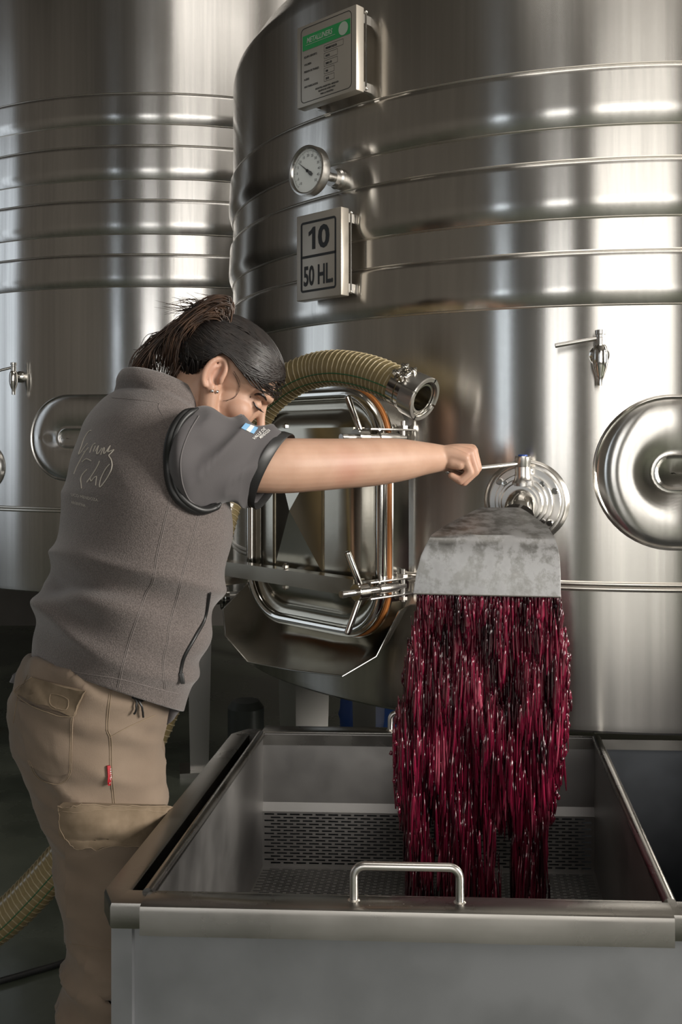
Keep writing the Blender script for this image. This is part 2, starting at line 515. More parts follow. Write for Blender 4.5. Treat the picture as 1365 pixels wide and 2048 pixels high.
def capacity_sign():
    root, c, t, n = sign_box('capacity_sign', 'small metal sign reading 10 over 50 HL. below the thermometer', 637, 510, .146, .197, .055, .026)
    m = MB(); hw, hh = .058, .081
    frame_line(m, c, t, ZV, n, hw, hh, .008, .0052)
    m.add([c + t * x + ZV * y + n * .0006 for x, y in ((-hw, -.003), (hw, -.003), (hw, .003), (-hw, .003))], [(0, 1, 2, 3)])
    m.build('border_line', M['black'], root, fix=False)
    m = MB(); flat_text(m, '0', c + ZV * .041 + t * .018, t, ZV, n, .070, .0024, 1.05)
    o1 = c + ZV * .041 - t * .020
    m.add([o1 + t * x + ZV * y + n * .0006 for x, y in ((.000, -.0255), (.0105, -.0255), (.0105, .0255), (.003, .0255), (-.003, .0195), (-.0115, .0150), (-.0115, .0060), (-.005, .0085), (.000, .0120))], [(0, 1, 2, 3, 4, 8), (4, 5, 6, 7, 8)]); m.build('number_lettering', M['black'], root, fix=False); m = MB()
    flat_text(m, '50 HL.', c - ZV * .044, t, ZV, n, .062, .0016, .58); m.build('lettering', M['black'], root, fix=False)
capacity_sign()

def maker_sign():
    root, c, t, n = sign_box('nameplate_sign', 'square metal nameplate with a green header above the thermometer', 652, 116, .187, .188, .055, .026)
    m = MB(); frame_line(m, c, t, ZV, n, .080, .086, .012, .0014); m.build('border_line', M['black'], root, fix=False)
    m = MB(); m.add([c + t * x + ZV * y + n * .0005 for x, y in ((-.074, .034), (.076, .034), (.076, .068), (-.074, .068))], [(0, 1, 2, 3)])
    m.build('green_header', M['green'], root, fix=False)
    m = MB()
    flat_text(m, 'METALLINERS', c + ZV * .055 - t * .019 + n * .0004, t, ZV, n, .017, .0004, .78, shear=.2)
    m.add([c + t * x + ZV * y + n * .001 for x, y in ((-.064, .0445), (.030, .0445), (.030, .0455), (-.064, .0455))], [(0, 1, 2, 3)])
    m.add([c + t * (.055 + .0145 * math.cos(k * PI / 12)) + ZV * (.051 + .0150 * math.sin(k * PI / 12)) + n * .001 for k in range(24)], [tuple(range(24))])
    prop(m.build('header_print', M['palegreen'], root, fix=False), kind='stuff')
    m = MB()
    for k, (w, h) in enumerate(((.030, .0066), (.021, .0066), (.021, .0066), (.016, .0066), (.016, .0066))):
        y = .022 - k * .0170
        frame_line(m, c + t * (-.005 + w) + ZV * y, t, ZV, n, w, h, .0006, .0006)
    for k, s in enumerate(('EQUIPO DEPOSITO', 'VOLUMEN', 'PRESION DE TRABAJO', 'N SERIE', 'ANO FABRICACION')):
        flat_text(m, s, c - t * .069 + ZV * (.018 - k * .0170), t, ZV, n, .0062, .0002, .78, 'LEFT')
    for k, s in enumerate(('FERMENTADOR', 'INOX', '5000 LTS', '006', '2018')):
        flat_text(m, s, c - t * .000 + ZV * (.0215 - k * .0170), t, ZV, n, .0062, .0003, .8, 'LEFT')
    for k, s in enumerate(('INDUSTRIA ARGENTINA  MENDOZA', 'EQUIPOS DE ACERO INOX', 'PARA LA INDUSTRIA')):
        flat_text(m, s, c + t * .004 - ZV * (.0625 + k * .0073), t, ZV, n, .0052, .0002, .85)
    prop(m.build('lettering', M['black'], root, fix=False), kind='stuff')
maker_sign()

def thermometer():
    off = .105
    p, n, t = column(T1, 614, off)
    c = p + n * off; c.z = EYE - (341 - 890) / FPX * c.y
    root = thing('dial_thermometer', 'round white dial thermometer in a steel case above the 10 sign', 'thermometer', c - n * .03)
    R = .0555
    MB().lathe(c, -n, [(-.002, R - .007), (-.004, R - .004), (-.003, R), (.018, R), (.022, R - .003), (.024, .02)], 48, False).build('case', M['satin'], root, ang=40)
    MB().lathe(c - n * .004, -n, [(0, .0001), (.0005, R - .006)], 48, False).build('dial', M['white'], root)
    m = MB()
    for k in range(61):
        a = math.radians(225 - k * 4.5); r1 = R - .010; r0 = r1 - (.005 if k % 5 == 0 else .0025); w = .0005
        d = t * math.cos(a) + ZV * math.sin(a); s = t * -math.sin(a) + ZV * math.cos(a)
        b = c - n * .0036
        m.add([b + d * r0 - s * w, b + d * r1 - s * w, b + d * r1 + s * w, b + d * r0 + s * w], [(0, 1, 2, 3)])
    for k in range(0, 13):
        a = math.radians(225 - k * 22.5)
        flat_text(m, str(k * 5 - 10), c - n * .0042 + (t * math.cos(a) + ZV * math.sin(a)) * (R - .021), t, ZV, n, .008, .0001)
    m.build('dial_print', plain('grey_print', (.10, .10, .10), .5), root, fix=False)
    a = math.radians(142); d = t * math.cos(a) + ZV * math.sin(a); s = t * -math.sin(a) + ZV * math.cos(a); b = c - n * .0022
    m = MB(); m.prism([b - d * .019 - s * .003, b - d * .012 - s * .0045, b + d * .004 - s * .0016, b + d * .040, b + d * .004 + s * .0016, b - d * .012 + s * .0045, b - d * .019 + s * .003], n * .0008)
    m.cyl(b, b + n * .002, .0035, 12); m.build('needle', M['black'], root)
    MB().lathe(c - n * .0008, n, [(0, .0001), (.0006, R - .0065)], 48, False).build('cover_glass', M['glass'], root)
    m = MB(); m.cyl(c - n * .024, p + Vector((0, 0, c.z - p.z)) - n * .004, .010, 20)
    m.lathe(c - n * .030, -n, [(0, .016), (.012, .016), (.0125, .012)], 6)
    q = Vector((p.x, p.y, c.z)); m.lathe(q - n * .003, n, [(0, .024), (.012, .024), (.016, .020), (.03, .020)], 24)
    m.build('stem', M['satin'], root)
thermometer()

# ---------------------------------------------------------------- sampling taps
def sample_tap(T, px, py, label, hdir, s=1.0, swing=0.0):
    p = T.hit(px, py); n, t = T.frame(p)
    root = thing('sampling_tap', label, 'tap', p)
    m = MB(); m.lathe(p - n * .002, n, [(0, .020 * s), (.010 * s, .020 * s), (.014 * s, .016 * s), (.018 * s, .011 * s), (.036 * s, .010 * s)], 24)
    m.build('wall_boss', M['polish'], root)
    b = p + n * .036 * s
    m = MB(); m.lathe(b + ZV * .020 * s, -ZV, [(0, .008 * s), (.006 * s, .0125 * s), (.018 * s, .0145 * s), (.036 * s, .0150 * s), (.048 * s, .0130 * s), (.062 * s, .0085 * s), (.070 * s, .0070 * s), (.083 * s, .0070 * s), (.0831 * s, .0045 * s), (.060 * s, .0045 * s)], 24, False)
    m.build('spout_body', M['polish'], root)
    m = MB(); m.lathe(b + ZV * .016 * s, ZV, [(0, .0095 * s), (.016 * s, .0095 * s), (.017 * s, .0085 * s), (.022 * s, .0085 * s), (.023 * s, .0105 * s), (.031 * s, .0105 * s), (.032 * s, .006 * s)], 20)
    m.build('valve_cap', M['satin'], root)
    e = b + ZV * .032 * s; d = (t * hdir[0] + n * hdir[1] + ZV * hdir[2]).normalized()
    MB().tube([e + d * .006 * s, e + d * .090 * s], .0046 * s, 12).build('handle', M['satin'], root)
    return root
sample_tap(T1, 1199, 711, 'polished sampling tap high on the near tank right of the chute', (-.98, .12, -.17))
sample_tap(T2, 42, 754, 'polished sampling tap on the far tank at the left edge', (-.8, .5, -.25), 1.1)

# ---------------------------------------------------------------- outlet valve with the lever she holds
VP = T1.hit(1053, 1003); VN, VT = T1.frame(VP)
STEM = VP + VN * .052; 
def outlet_valve():
    root = thing('outlet_valve', 'flanged steel butterfly valve with lever, above the chute', 'valve', VP)
    MB().lathe(VP - VN * .006, VN, [(0, .089), (.005, .087), (.010, .0835), (.012, .081), (.011, .079), (.003, .0775), (.002, .06)], 64, False).build('wall_collar', M['satin'], root, ang=50)
    MB().lathe(VP - VN * .004, VN, [(0, .0735), (.022, .0735), (.024, .0715), (.024, .058)], 64).build('flange', M['satin'], root, ang=30)
    m = MB(); m.lathe(VP + VN * .018, VN, [(0, .059), (.016, .059), (.018, .057), (.018, .050), (.026, .050), (.028, .048), (.028, .043), (.040, .043), (.043, .040), (.043, .034), (.055, .034)], 64)
    m.build('valve_body', M['satin'], root, ang=30)
    m = MB()
    for k in range(6):
        a = 2 * PI * (k + .35) / 6; q = VP + VN * .020 + (VT * math.cos(a) + ZV * math.sin(a)) * .0655
        m.lathe(q, VN, [(0, .0068), (.007, .0068), (.0085, .0055)], 12)
    pieces(m, 'bolt', M['polish'], root)
    m = MB()
    for k in range(4):
        a = PI / 4 + k * PI / 2; q = VP + VN * .034 + (VT * math.cos(a) + ZV * math.sin(a)) * .0535
        m.lathe(q, VN, [(0, .006), (.006, .006), (.0061, .003), (.003, .003)], 12)
    pieces(m, 'cap_screw', M['polish'], root)
    s0 = VP + VN * .045 + ZV * .034
    MB().lathe(s0, ZV, [(0, .022), (.006, .022), (.010, .0195), (.016, .0165), (.022, .0158), (.038, .0158), (.0385, .0150), (.040, .0158), (.058, .0158), (.060, .0145)], 32).build('stem_housing', M['satin'], root, ang=30)
    MB().lathe(s0 + ZV * .060, ZV, [(0, .0095), (.0025, .0095), (.0035, .008)], 24).build('blue_cap', M['bluecap'], root)
    MB().box(s0 + ZV * .003 + VT * .012 + VN * .012, VT, ZV, VN, .008, .009, .006, .001).build('stop_lug', M['satin'], root)
    l0 = s0 + ZV * .046
    tip = P(893, 944, 1.945)
    d = (tip - l0).normalized()
    MB().tube([l0 + d * .010, tip - d * .004, tip - d * .001, tip], [.0046, .0046, .0040, .0026], 16).build('lever', M['satin'], root, ang=60)
    e = []
    for i in range(7):
        a = PI / 2 * i / 6 * .55
        e.append(VP + VN * (.060 + .055 * math.sin(a)) - ZV * (.055 * (1 - math.cos(a))))
    MB().tube(e, .0300, 28).build('spout_pipe', M['polish'], root, ang=50)
    return l0, tip
LEV0, LEV1 = outlet_valve()

# ---------------------------------------------------------------- discharge chute
def chute():
    rows_px = [(1016, 962, 1040, 1.935), (1024, 945, 1055, 1.91), (1033, 928, 1068, 1.885), (1053, 890, 1096, 1.825), (1070, 865, 1107, 1.772), (1074, 862, 1109, 1.763),
               (1078, 860, 1111, 1.759), (1092, 853, 1115, 1.753), (1111, 844, 1119, 1.748), (1144, 835, 1121, 1.742), (1187, 828, 1121, 1.738)]
    root = thing('discharge_chute', 'stained sheet steel chute under the valve pouring red pomace', 'chute', P(1000, 1090, 1.85))
    g = []
    for y, l, r, D in rows_px:
        tilt = 0.012 * (y - 1016) / 171
        row = []
        for k in range(17):
            f = k / 16; x = l + (r - l) * f
            row.append(P(x, y + 7 * f * (y - 1016) / 171, D + tilt * (0.5 - f) * 2 - .010 * (1 - (2 * f - 1) ** 2) * (0.3 if y > 1073 else 1)))
        g.append(row)
    me = MB().grid(g).mesh('hood', 25, False)
    link('hood', solid(me, .0022, 0), M['chute'], root)
    # side cheeks folded back from the hood's edges
    for k, nm in ((0, 'side_cheek'), (16, 'side_cheek')):
        fr = [r[k] for r in g]; bk = []
        for i, p in enumerate(fr):
            y = rows_px[i][0]; b = .02 + .13 * (y - 1016) / 171
            q = Vector((p.x + (.265 - p.x) * 1.6 * b, p.y + b, p.z - .01)); bk.append(q)
        me = MB().grid([fr, bk]).mesh('cheek', 30)
        link(nm, solid(me, .0022, 0), M['chute'], root)
    e = [g[-1][k] for k in range(17)]
    MB().tube(e, .0016, 6).build('lip_edge', M['satin'], root)
chute()
# ================================================================ manway door of the near tank (parts of the tank)
pm = T1.hit(650); MN, MT = T1.frame(pm)
MC = pm + MN * .018; MC.z = EYE - .150
def L(a, b, h): return MC + MT * a + ZV * b + MN * h
def rr3(hw, hh, r, h, k=10): return [L(x, y, h) for x, y in rrect(hw, hh, r, k)]
def manway():
    m = MB()
    m.grid([rr3(.252, .292, .132, -.16), rr3(.246, .286, .128, -.060), rr3(.2405, .2805, .1255, -.054), rr3(.240, .280, .125, -.01), rr3(.240, .280, .125, .002), rr3(.238, .278, .123, .004), rr3(.226, .266, .115, .004), rr3(.226, .266, .115, -.08)], True)
    m.build('manway_frame', M['polish'], tank, ang=40)
    d = MB()
    rows = []
    for s, h in ((1.0, .012), (.985, .022), (.95, .018), (.90, .014), (.86, .020), (.80, .034), (.72, .043), (.62, .046), (.5, .046), (.35, .046), (.2, .046), (.05, .046)):
        rows.append(rr3(.222 * s, .262 * s, max(.115 * s, .004), h))
    d.grid(rows, True, False, True)
    door = d.build('manway_door', M['door'], tank, ang=50)
    MB().tube(rr3(.224, .264, .117, .022, 12), .0135, 14, closed=True).build('rim_tube', M['polish'], door, ang=60)
    MB().tube(rr3(.234, .274, .122, .008, 12), .0042, 8, closed=True).build('gasket', M['gasket'], door, ang=60)
    # cross-broken stiffening panel
    a0, hw, hh = -.022, .082, .135
    m = MB(); c = [L(a0 - hw, -hh, .0465), L(a0 + hw, -hh, .0465), L(a0 + hw, hh, .0465), L(a0 - hw, hh, .0465), L(a0, 0, .072)]
    m.add(c, [(0, 1, 4), (1, 2, 4), (2, 3, 4), (3, 0, 4)])
    for a in (a0 - hw, a0 + hw, a0 + hw + .006, a0 - hw - .006): m.tube([L(a, -hh, .047), L(a, hh, .047)], .0016, 6)
    m.build('stiffener_panel', M['door'], door, ang=2)
    for b in (-.150, .170):
        bar = MB()
        th = .0018
        bar.box(L(-.045, b, .098), MT, ZV, MN, .262, .0155, th); bar.box(L(-.045, b + .0155, .083), MT, ZV, MN, .262, th, .0165); bar.box(L(-.045, b - .0155, .083), MT, ZV, MN, .262, th, .0165)
        bo = bar.build('crossbar', M['door'], door, ang=20)
        m = MB()
        for z in (b + .0195, b - .0205):
            m.lathe(L(a0, z, .083), ZV if z > b else -ZV, [(0, .0085), (.006, .0085), (.007, .007)], 6)
            m.lathe(L(-.285, z, .083), ZV if z > b else -ZV, [(0, .0075), (.006, .0075), (.007, .006)], 6)
        m.cyl(L(a0, b - .03, .083), L(a0, b + .03, .083), .004, 10)
        pieces(m, 'bolt', M['polish'], bo)
        m = MB()    # lug carrying the bar in the middle of the door
        m.box(L(a0, b, .065), MT, ZV, MN, .012, .012, .020, .002)
        m.build('bar_lug', M['satin'], bo)
        # hinge at the left
        m = MB(); m.cyl(L(-.287, b - .05, .080), L(-.287, b + .028, .080), .011, 16); m.box(L(-.287, b - .035, .02), MT, ZV, MN, .012, .014, .055, .003); m.box(L(-.287, b - .035, -.06), MT, ZV, MN, .010, .012, .06, .003)
        m.lathe(L(-.287, b - .062, .080), ZV, [(0, .016), (.012, .016), (.013, .013)], 16)
        m.build('hinge', M['satin'], door)
        # swing bolt, nut and bent handle at the right
        k = .246
        m = MB(); m.cyl(L(k, b - .004, -.028), L(k, b - .004, .150), .0068, 14, .001)
        m.lathe(L(k, b - .004, .148), MN, [(0, .0078), (.014, .0078), (.015, .0065)], 14)
        m.cyl(L(k, b - .004, -.005), L(k, b - .004, .055), .0105, 14, .003)
        m.build('swing_bolt', M['satin'], door)
        m = MB(); m.lathe(L(k, b - .004, .092), MN, [(0, .0165), (.002, .0180), (.028, .0180), (.030, .0165)], 24)
        m.build('clamp_nut', M['polish'], door)
        m = MB()
        for s in (1, -1):
            p0 = L(k, b - .004 + s * .012, .108); p1 = L(k - .006, b - .004 + s * .085, .140)
            dd = (p1 - p0).normalized()
            m.tube([p0, p1 - dd * .004, p1 - dd * .001, p1], [.0072, .0072, .006, .004], 14)
        pieces(m, 'clamp_handle', M['polish'], door)
        m = MB()
        for s in (1, -1): m.box(L(k - .002, b - .004 + s * .017, .012), MT, ZV, MN, .013, .002, .075, .001)
        m.box(L(k - .004, b - .004, -.060), MT, ZV, MN, .012, .019, .004)
        m.cyl(L(k, b - .038, -.022), L(k, b + .032, -.022), .0052, 12); m.lathe(L(k, b + .014, -.022), ZV, [(0, .011), (.007, .011), (.008, .009)], 6); m.lathe(L(k, b - .034, -.022), ZV, [(0, .010), (.007, .010)], 6)
        m.tube([L(k - .006, b + .012, .055), L(k - .006, b + .012, .060), L(k + .012, b + .012, .062)], .003, 8)
        m.build('clamp_bracket', M['satin'], tank)
    # drip tray below the door
    inner = [(-.36, -.20, -.10), (-.32, -.225, -.07), (-.20, -.268, -.04), (-.08, -.278, -.02), (.06, -.278, -.02), (.16, -.262, -.03), (.215, -.230, -.045), (.245, -.195, -.06)]
    outer = [(-.345, -.235, -.03), (-.330, -.268, .03), (-.262, -.320, .075), (-.140, -.362, .100), (.03, -.352, .105), (.185, -.340, .100), (.236, -.298, .050), (.252, -.205, -.005)]
    mid = [tuple((np.array(i) * .5 + np.array(o) * .5) + np.array((0, -.022 * math.sin(PI * k / 7), 0))) for k, (i, o) in enumerate(zip(inner, outer))]
    m = MB(); m.grid([[L(*p) for p in inner], [L(*p) for p in mid], [L(*p) for p in outer]])
    tr = link('drip_tray', solid(m.mesh('tray', 20, False), .0022, 0), M['door'], tank)
    MB().tube([L(*p) for p in outer], .0020, 8).build('rolled_edge', M['polish'], tr)
manway()

# ================================================================ wine hose hung over the door
HP = [(846, 797, 1.960), (826, 787, 1.975), (800, 773, 1.995), (772, 759, 2.015), (740, 747, 2.04), (705, 739, 2.065), (668, 736, 2.09), (630, 741, 2.12), (592, 755, 2.14), (558, 778, 2.16), (525, 812, 2.17), (490, 880, 2.17), (450, 1000, 2.14),
      (400, 1180, 2.08), (330, 1400, 2.03), (240, 1580, 2.0), (150, 1690, 1.99), (70, 1780, 1.99), (0, 1845, 1.99), (-90, 1900, 2.0)]
def hose():
    root = thing('wine_hose', 'ribbed yellow suction hose with steel coupling draped over the manway', 'hose', P(680, 736, 2.09))
    W = [tuple(P(*p)) for p in HP]
    pts = [Vector(p) for p in spline(W, 260)]
    r = .0375
    # arc length; hose tube starts after the coupling
    i0 = 12
    hm = NT('amber_hose'); 
    hm.set(Base_Color=(.20, .155, .075), Roughness=.25, Transmission_Weight=.0, Subsurface_Weight=.15, Subsurface_Radius=(.02, .012, .004), Coat_Weight=.3)
    MB().tube(pts[i0 + 2:], r, 24, False).build('hose_tube', hm.m, root, ang=80)
    # frames
    fr = []; u = None
    for i in range(len(pts)):
        d = (pts[min(i + 1, 259)] - pts[max(i - 1, 0)]).normalized()
        if u is None: u, v, _ = basis(d)
        else: u = (u - d * u.dot(d)).normalized()
        fr.append((pts[i], u.copy(), u.cross(d), d))
    hel = []; L_ = 0; seg = 14
    acc = [0]
    for i in range(1, len(pts)): acc.append(acc[-1] + (pts[i] - pts[i - 1]).length)
    tot = acc[-1] - acc[i0]; turns = int(tot / .0115); N = turns * seg
    j = i0
    for q in range(N + 1):
        s = acc[i0] + tot * q / N
        while j < len(acc) - 2 and acc[j + 1] < s: j += 1
        f = (s - acc[j]) / max(acc[j + 1] - acc[j], 1e-6)
        c = fr[j][0].lerp(fr[j + 1][0], f); a = 2 * PI * q / seg
        uu = fr[j][1].lerp(fr[j + 1][1], f); vv = fr[j][2].lerp(fr[j + 1][2], f)
        hel.append(c + (uu * math.cos(a) + vv * math.sin(a)) * (r + .0004))
    MB().tube(hel, .0015, 5).build('spiral_rib', plain('pale_rib', (.33, .27, .16), .3), root, ang=80)
    m = MB()
    for dz in (-.35, -.85):
        line = []
        for (c, uu, vv, d) in fr[i0:]:
            w = (Vector((-.25, -1, 0)).normalized() * math.cos(dz) + ZV * math.sin(dz)); w = (w - d * w.dot(d)).normalized()
            line.append(c + w * (r + .0010))
        m.tube(line, .0012, 5)
    m.build('green_stripe', plain('green_stripe', (.02, .10, .04), .4), root)
    # coupling
    c0, _, _, dd = fr[0]; ax = (pts[0] - pts[8]).normalized(); u, v, ax = basis(ax)
    m = MB(); m.lathe(pts[18], ax, [(0, r + .001), (.010, r + .001)], 32, False)
    cl = []
    for i in (17, 25):
        cc = pts[i]; dx = fr[i][3]
        m = MB(); m.lathe(cc - dx * .009, dx, [(0, r), (0, r + .0028), (.018, r + .0028), (.018, r)], 36, False)
        m.build('hose_clamp', M['polish'], root, ang=30)
        w = (Vector((-.1, -.7, .75))); w = (w - dx * w.dot(dx)).normalized(); s_ = w.cross(dx)
        m = MB(); m.box(cc + w * (r + .007) - s_ * .012, dx, s_, w, .008, .004, .006, .001); m.box(cc + w * (r + .007) + s_ * .012, dx, s_, w, .008, .004, .006, .001)
        m.cyl(cc + w * (r + .009) - s_ * .022, cc + w * (r + .009) + s_ * .020, .003, 10); m.lathe(cc + w * (r + .009) + s_ * .018, s_, [(0, .006), (.006, .006)], 6)
        m.build('clamp_bolt', M['polish'], root)
    b0 = pts[12]
    MB().lathe(b0 - ax * .03, ax, [(0, r - .003), (.020, r - .003), (.0205, .0300), (.052, .0300), (.052, .0262), (-.02, .0262)], 40, False).build('liner', M['polish'], root, ang=30)
    e = pts[0]
    m = MB()
    for q in range(4):
        a0 = q * PI / 2 + .35; rows = []
        for (h, rr) in ((-.030, .036), (-.030, .0445), (.004, .0455), (.006, .0440), (.006, .0370), (-.004, .0365), (-.020, .0365)):
            rows.append([e + ax * h + (u * math.cos(a0 + (PI / 2 - .10) * k / 12) + v * math.sin(a0 + (PI / 2 - .10) * k / 12)) * rr for k in range(13)])
        rows.append(rows[0])
        m.grid(rows)
    m.lathe(e - ax * .030, ax, [(0, .030), (0, .0430), (.030, .0430), (.030, .0372), (.002, .0372)], 48, False)
    m.build('coupling_nut', M['satin'], root, ang=30)
    m = MB()
    for z in (.0, -.006, -.012): m.tube([e + ax * z + (u * math.cos(2 * PI * k / 40) + v * math.sin(2 * PI * k / 40)) * .0362 for k in range(40)], .0013, 6, closed=True)
    m.build('thread', M['polish'], root)
hose()
# ================================================================ draining tub and its basket
RIM = EYE - .613
def Q(x, y, z=RIM):
    D = FPX * (EYE - z) / (y - 890.0); return P(x, y, D)
FL = Q(300, 1790); TA = Q(1337, 1812) - FL; TB = Q(525, 1470) - FL
UA = TA.normalized(); UB = TB.normalized()
def K(a, b, z): return FL + TA * a + TB * b + ZV * z           # a, b are fractions of the basket, z metres below/above the rim

def wall(mb, p0, p1, p2, p3, t, inward):
    """thin plate through four corners with thickness t"""
    o = [Vector(p) for p in (p0, p1, p2, p3)]; mb.prism(o, Vector(inward).normalized() * t); return mb

def slotted(p, U, V, pitch_u=.027, slot_u=.0205, pitch_v=.0068, slot_v=.0034, mu=.006, mv=.004):
    """perforated sheet: rows of staggered slots, from corner p along vectors U and V"""
    m = MB(); u = U.normalized(); v = V.normalized(); LU = U.length; LV = V.length
    def q(x0, x1, y0, y1):
        if x1 - x0 < 1e-5: return
        m.add([p + u * x0 + v * y0, p + u * x1 + v * y0, p + u * x1 + v * y1, p + u * x0 + v * y1], [(0, 1, 2, 3)])
    y = mv; q(0, LU, 0, mv); k = 0
    while y + pitch_v < LV - mv:
        x = 0; s0 = mu + (pitch_u / 2 if k % 2 else 0)
        while s0 + slot_u < LU - mu:
            q(x, s0, y, y + slot_v); x = s0 + slot_u; s0 += pitch_u
        q(x, LU, y, y + slot_v)
        q(0, LU, y + slot_v, y + pitch_v); y += pitch_v; k += 1
    q(0, LU, y, LV)
    return m

def tub():
    root = thing('draining_tub', 'long grey steel draining tub in front of the tank, right of the woman', 'tub', Vector((K(.8, .5, 0).x, K(.8, .5, 0).y, 0)))
    A1 = 1.95
    def strip(name, pts_out, z0, w):
        pass
    # flat top rim: a mitred ring with turned-down edges; chamfered left corners
    out = [(-.060, -.036), (-.092, .018), (-.092, 1.00), (-.055, 1.052), (A1 - .04, 1.052), (A1, 1.01), (A1, .01), (A1 - .04, -.036)]
    inn = [(-.040, .014), (-.043, .018), (-.043, .995), (-.040, 1.000), (A1 - .055, 1.000), (A1 - .05, .995), (A1 - .05, .02), (A1 - .055, .014)]
    m = MB(); h = -.031
    def ring(ps, z, gx=0.0): return [K(a, b, z) for a, b in ps]
    def off(ps, d):
        ca = sum(p[0] for p in ps) / len(ps); cb = sum(p[1] for p in ps) / len(ps)
        return [(a + (d / .697 if a > ca else -d / .697), b + (d / .754 if b > cb else -d / .754)) for a, b in ps]
    m.grid([ring(out, h), ring(off(out, .001), h + .002), ring(off(out, .001), -.004), ring(out, -.0005), ring(off(out, -.003), 0), ring(off(inn, .003), 0), ring(inn, -.001), ring(inn, -.02)], True)
    me = solid(m.mesh('rim', 25, False), .0025, -1)
    link('rim', me, M['rim'], root)
    # body walls with corner posts
    zb = -.50
    b = MB()
    wall(b, K(-.058, -.018, -.02), K(A1 - .03, -.018, -.02), K(A1 - .03, -.018, zb), K(-.058, -.018, zb), .003, UB)
    b.build('front_panel', M['tubpanel'], root, ang=20)
    b = MB(); wall(b, K(-.058, -.018, -.02), K(-.058, 1.02, -.02), K(-.058, 1.02, zb), K(-.058, -.018, zb), .003, UA); b.build('side_panel', M['tubpanel'], root, ang=20)
    b = MB(); wall(b, K(A1 - .03, -.018, -.02), K(A1 - .03, 1.02, -.02), K(A1 - .03, 1.02, zb), K(A1 - .03, -.018, zb), .003, -UA); b.build('side_panel', M['tubpanel'], root, ang=20)
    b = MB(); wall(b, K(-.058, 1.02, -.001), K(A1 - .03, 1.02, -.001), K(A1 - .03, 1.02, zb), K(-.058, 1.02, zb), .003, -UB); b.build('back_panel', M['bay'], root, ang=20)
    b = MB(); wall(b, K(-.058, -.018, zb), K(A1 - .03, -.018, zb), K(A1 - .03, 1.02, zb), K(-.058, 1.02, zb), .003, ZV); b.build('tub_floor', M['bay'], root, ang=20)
    for a, bb in ((-.044, -.016), (-.044, 1.005), (A1 - .045, -.016), (A1 - .045, 1.005)):
        c = K(a, bb, 0); MB().box(Vector((c.x, c.y, (RIM - .022) / 2 + .06)), UA, UB, ZV, .014, .012, (RIM - .022) / 2 - .06).build('corner_post', M['tubpanel'], root, ang=30)
        w = MB(); w.lathe(Vector((c.x, c.y, .05)) - UB * .015, UB, [(0, .046), (.002, .05), (.028, .05), (.030, .046)], 24); w.box(Vector((c.x, c.y, .11)), UA, UB, ZV, .03, .03, .012, .003)
        w.build('caster', M['rubber'], root, ang=30)
tub()

def basket():
    c = K(.5, .5, -.28)
    root = thing('draining_basket', 'perforated steel basket with bar handle sitting in the tub', 'basket', c)
    th = .002; z1, z2 = -.141, -.158; zf = -.275
    b = MB(); wall(b, K(0, 0, -.002), K(0, 1, -.002), K(0, 1, zf), K(0, 0, zf), th, UA); b.build('left_wall', M['basket'], root, ang=20)
    b = MB(); wall(b, K(1, 0, -.002), K(1, 1, -.002), K(1, 1, zf), K(1, 0, zf), th, -UA); b.build('right_wall', M['basket'], root, ang=20)
    b = MB()
    for s in (0, 1):
        pass
    b.tube([K(-.004, .0, .001), K(-.004, 1.0, .001)], .0085, 14); b.build('left_edge', M['rim'], root)
    MB().tube([K(1.004, .0, .001), K(1.004, 1.0, .001)], .0095, 14).build('right_edge', M['rim'], root)
    b = MB(); wall(b, K(0, 1, .006), K(1, 1, .006), K(1, 1, z1), K(0, 1, z1), th, UB)
    wall(b, K(0, 1, z1), K(1, 1, z1), K(1, .990, z2), K(0, .990, z2), th, -ZV)
    b.build('back_wall', M['basket'], root, ang=20)
    b = MB(); b.box(K(.5, 1.026, .006), UA, UB, ZV, .350, .0215, .002, .001); b.box(K(.5, 1.055, -.008), UA, UB, ZV, .350, .0015, .016, .001); b.build('back_lip', M['rim'], root)
    me = slotted(K(0, .990, z2) , TA, ZV * (zf - z2)).mesh('slots', 30, False)
    link('slotted_back', solid(me, .0015, 0), M['basket'], root)
    me = slotted(K(0, .0, zf), TA, TB * .99).mesh('slots', 30, False)
    link('slotted_floor', solid(me, .0015, 0), M['basket'], root)
    b = MB(); wall(b, K(0, 0.0, -.002), K(1, 0.0, -.002), K(1, 0.0, zf), K(0, 0.0, zf), th, UB); b.build('front_wall', M['basket'], root, ang=20)
    # front lip hooked over the tub rim
    m = MB(); prof = [(.002, -.03), (.002, .0015), (-.004, .004), (-.036, .004), (-.0405, .002), (-.042, -.003), (-.042, -.034)]
    m.grid([[K(0, y / .754, z), K(.001, y / .754, z), K(.999, y / .754, z), K(1.0, y / .754, z)] for y, z in prof])
    link('front_lip', solid(m.mesh('lip', 25, False), .0022, -1), M['rim'], root)
    # bar handles, bent from round bar and welded on the lips
    def handle(a0, a1, bb, hz, z0):
        p = []
        r = .014
        for i in range(7): t = PI / 2 * i / 6; p.append(K(a0, bb, 0) + UA * (r * (1 - math.cos(t))) + ZV * (hz - r + r * math.sin(t)))
        for i in range(7): t = PI / 2 * i / 6; p.append(K(a1, bb, 0) - UA * (r * (1 - math.sin(t))) + ZV * (hz - r + r * math.cos(t)))
        p = [K(a0, bb, z0)] + p + [K(a1, bb, z0)]
        h = MB().tube(p, .0058, 16).build('handle', M['satin'], root, ang=60)
        w = MB()
        for a in (a0, a1): w.lathe(K(a, bb, z0 + .001), ZV, [(0, .010), (.002, .0085), (.004, .0062)], 16)
        pieces(w, 'handle_weld', M['weld'], h)
    handle(.402, .604, -.020, .052, .003)
    handle(.386, .62, 1.026, .045, .006)
basket()

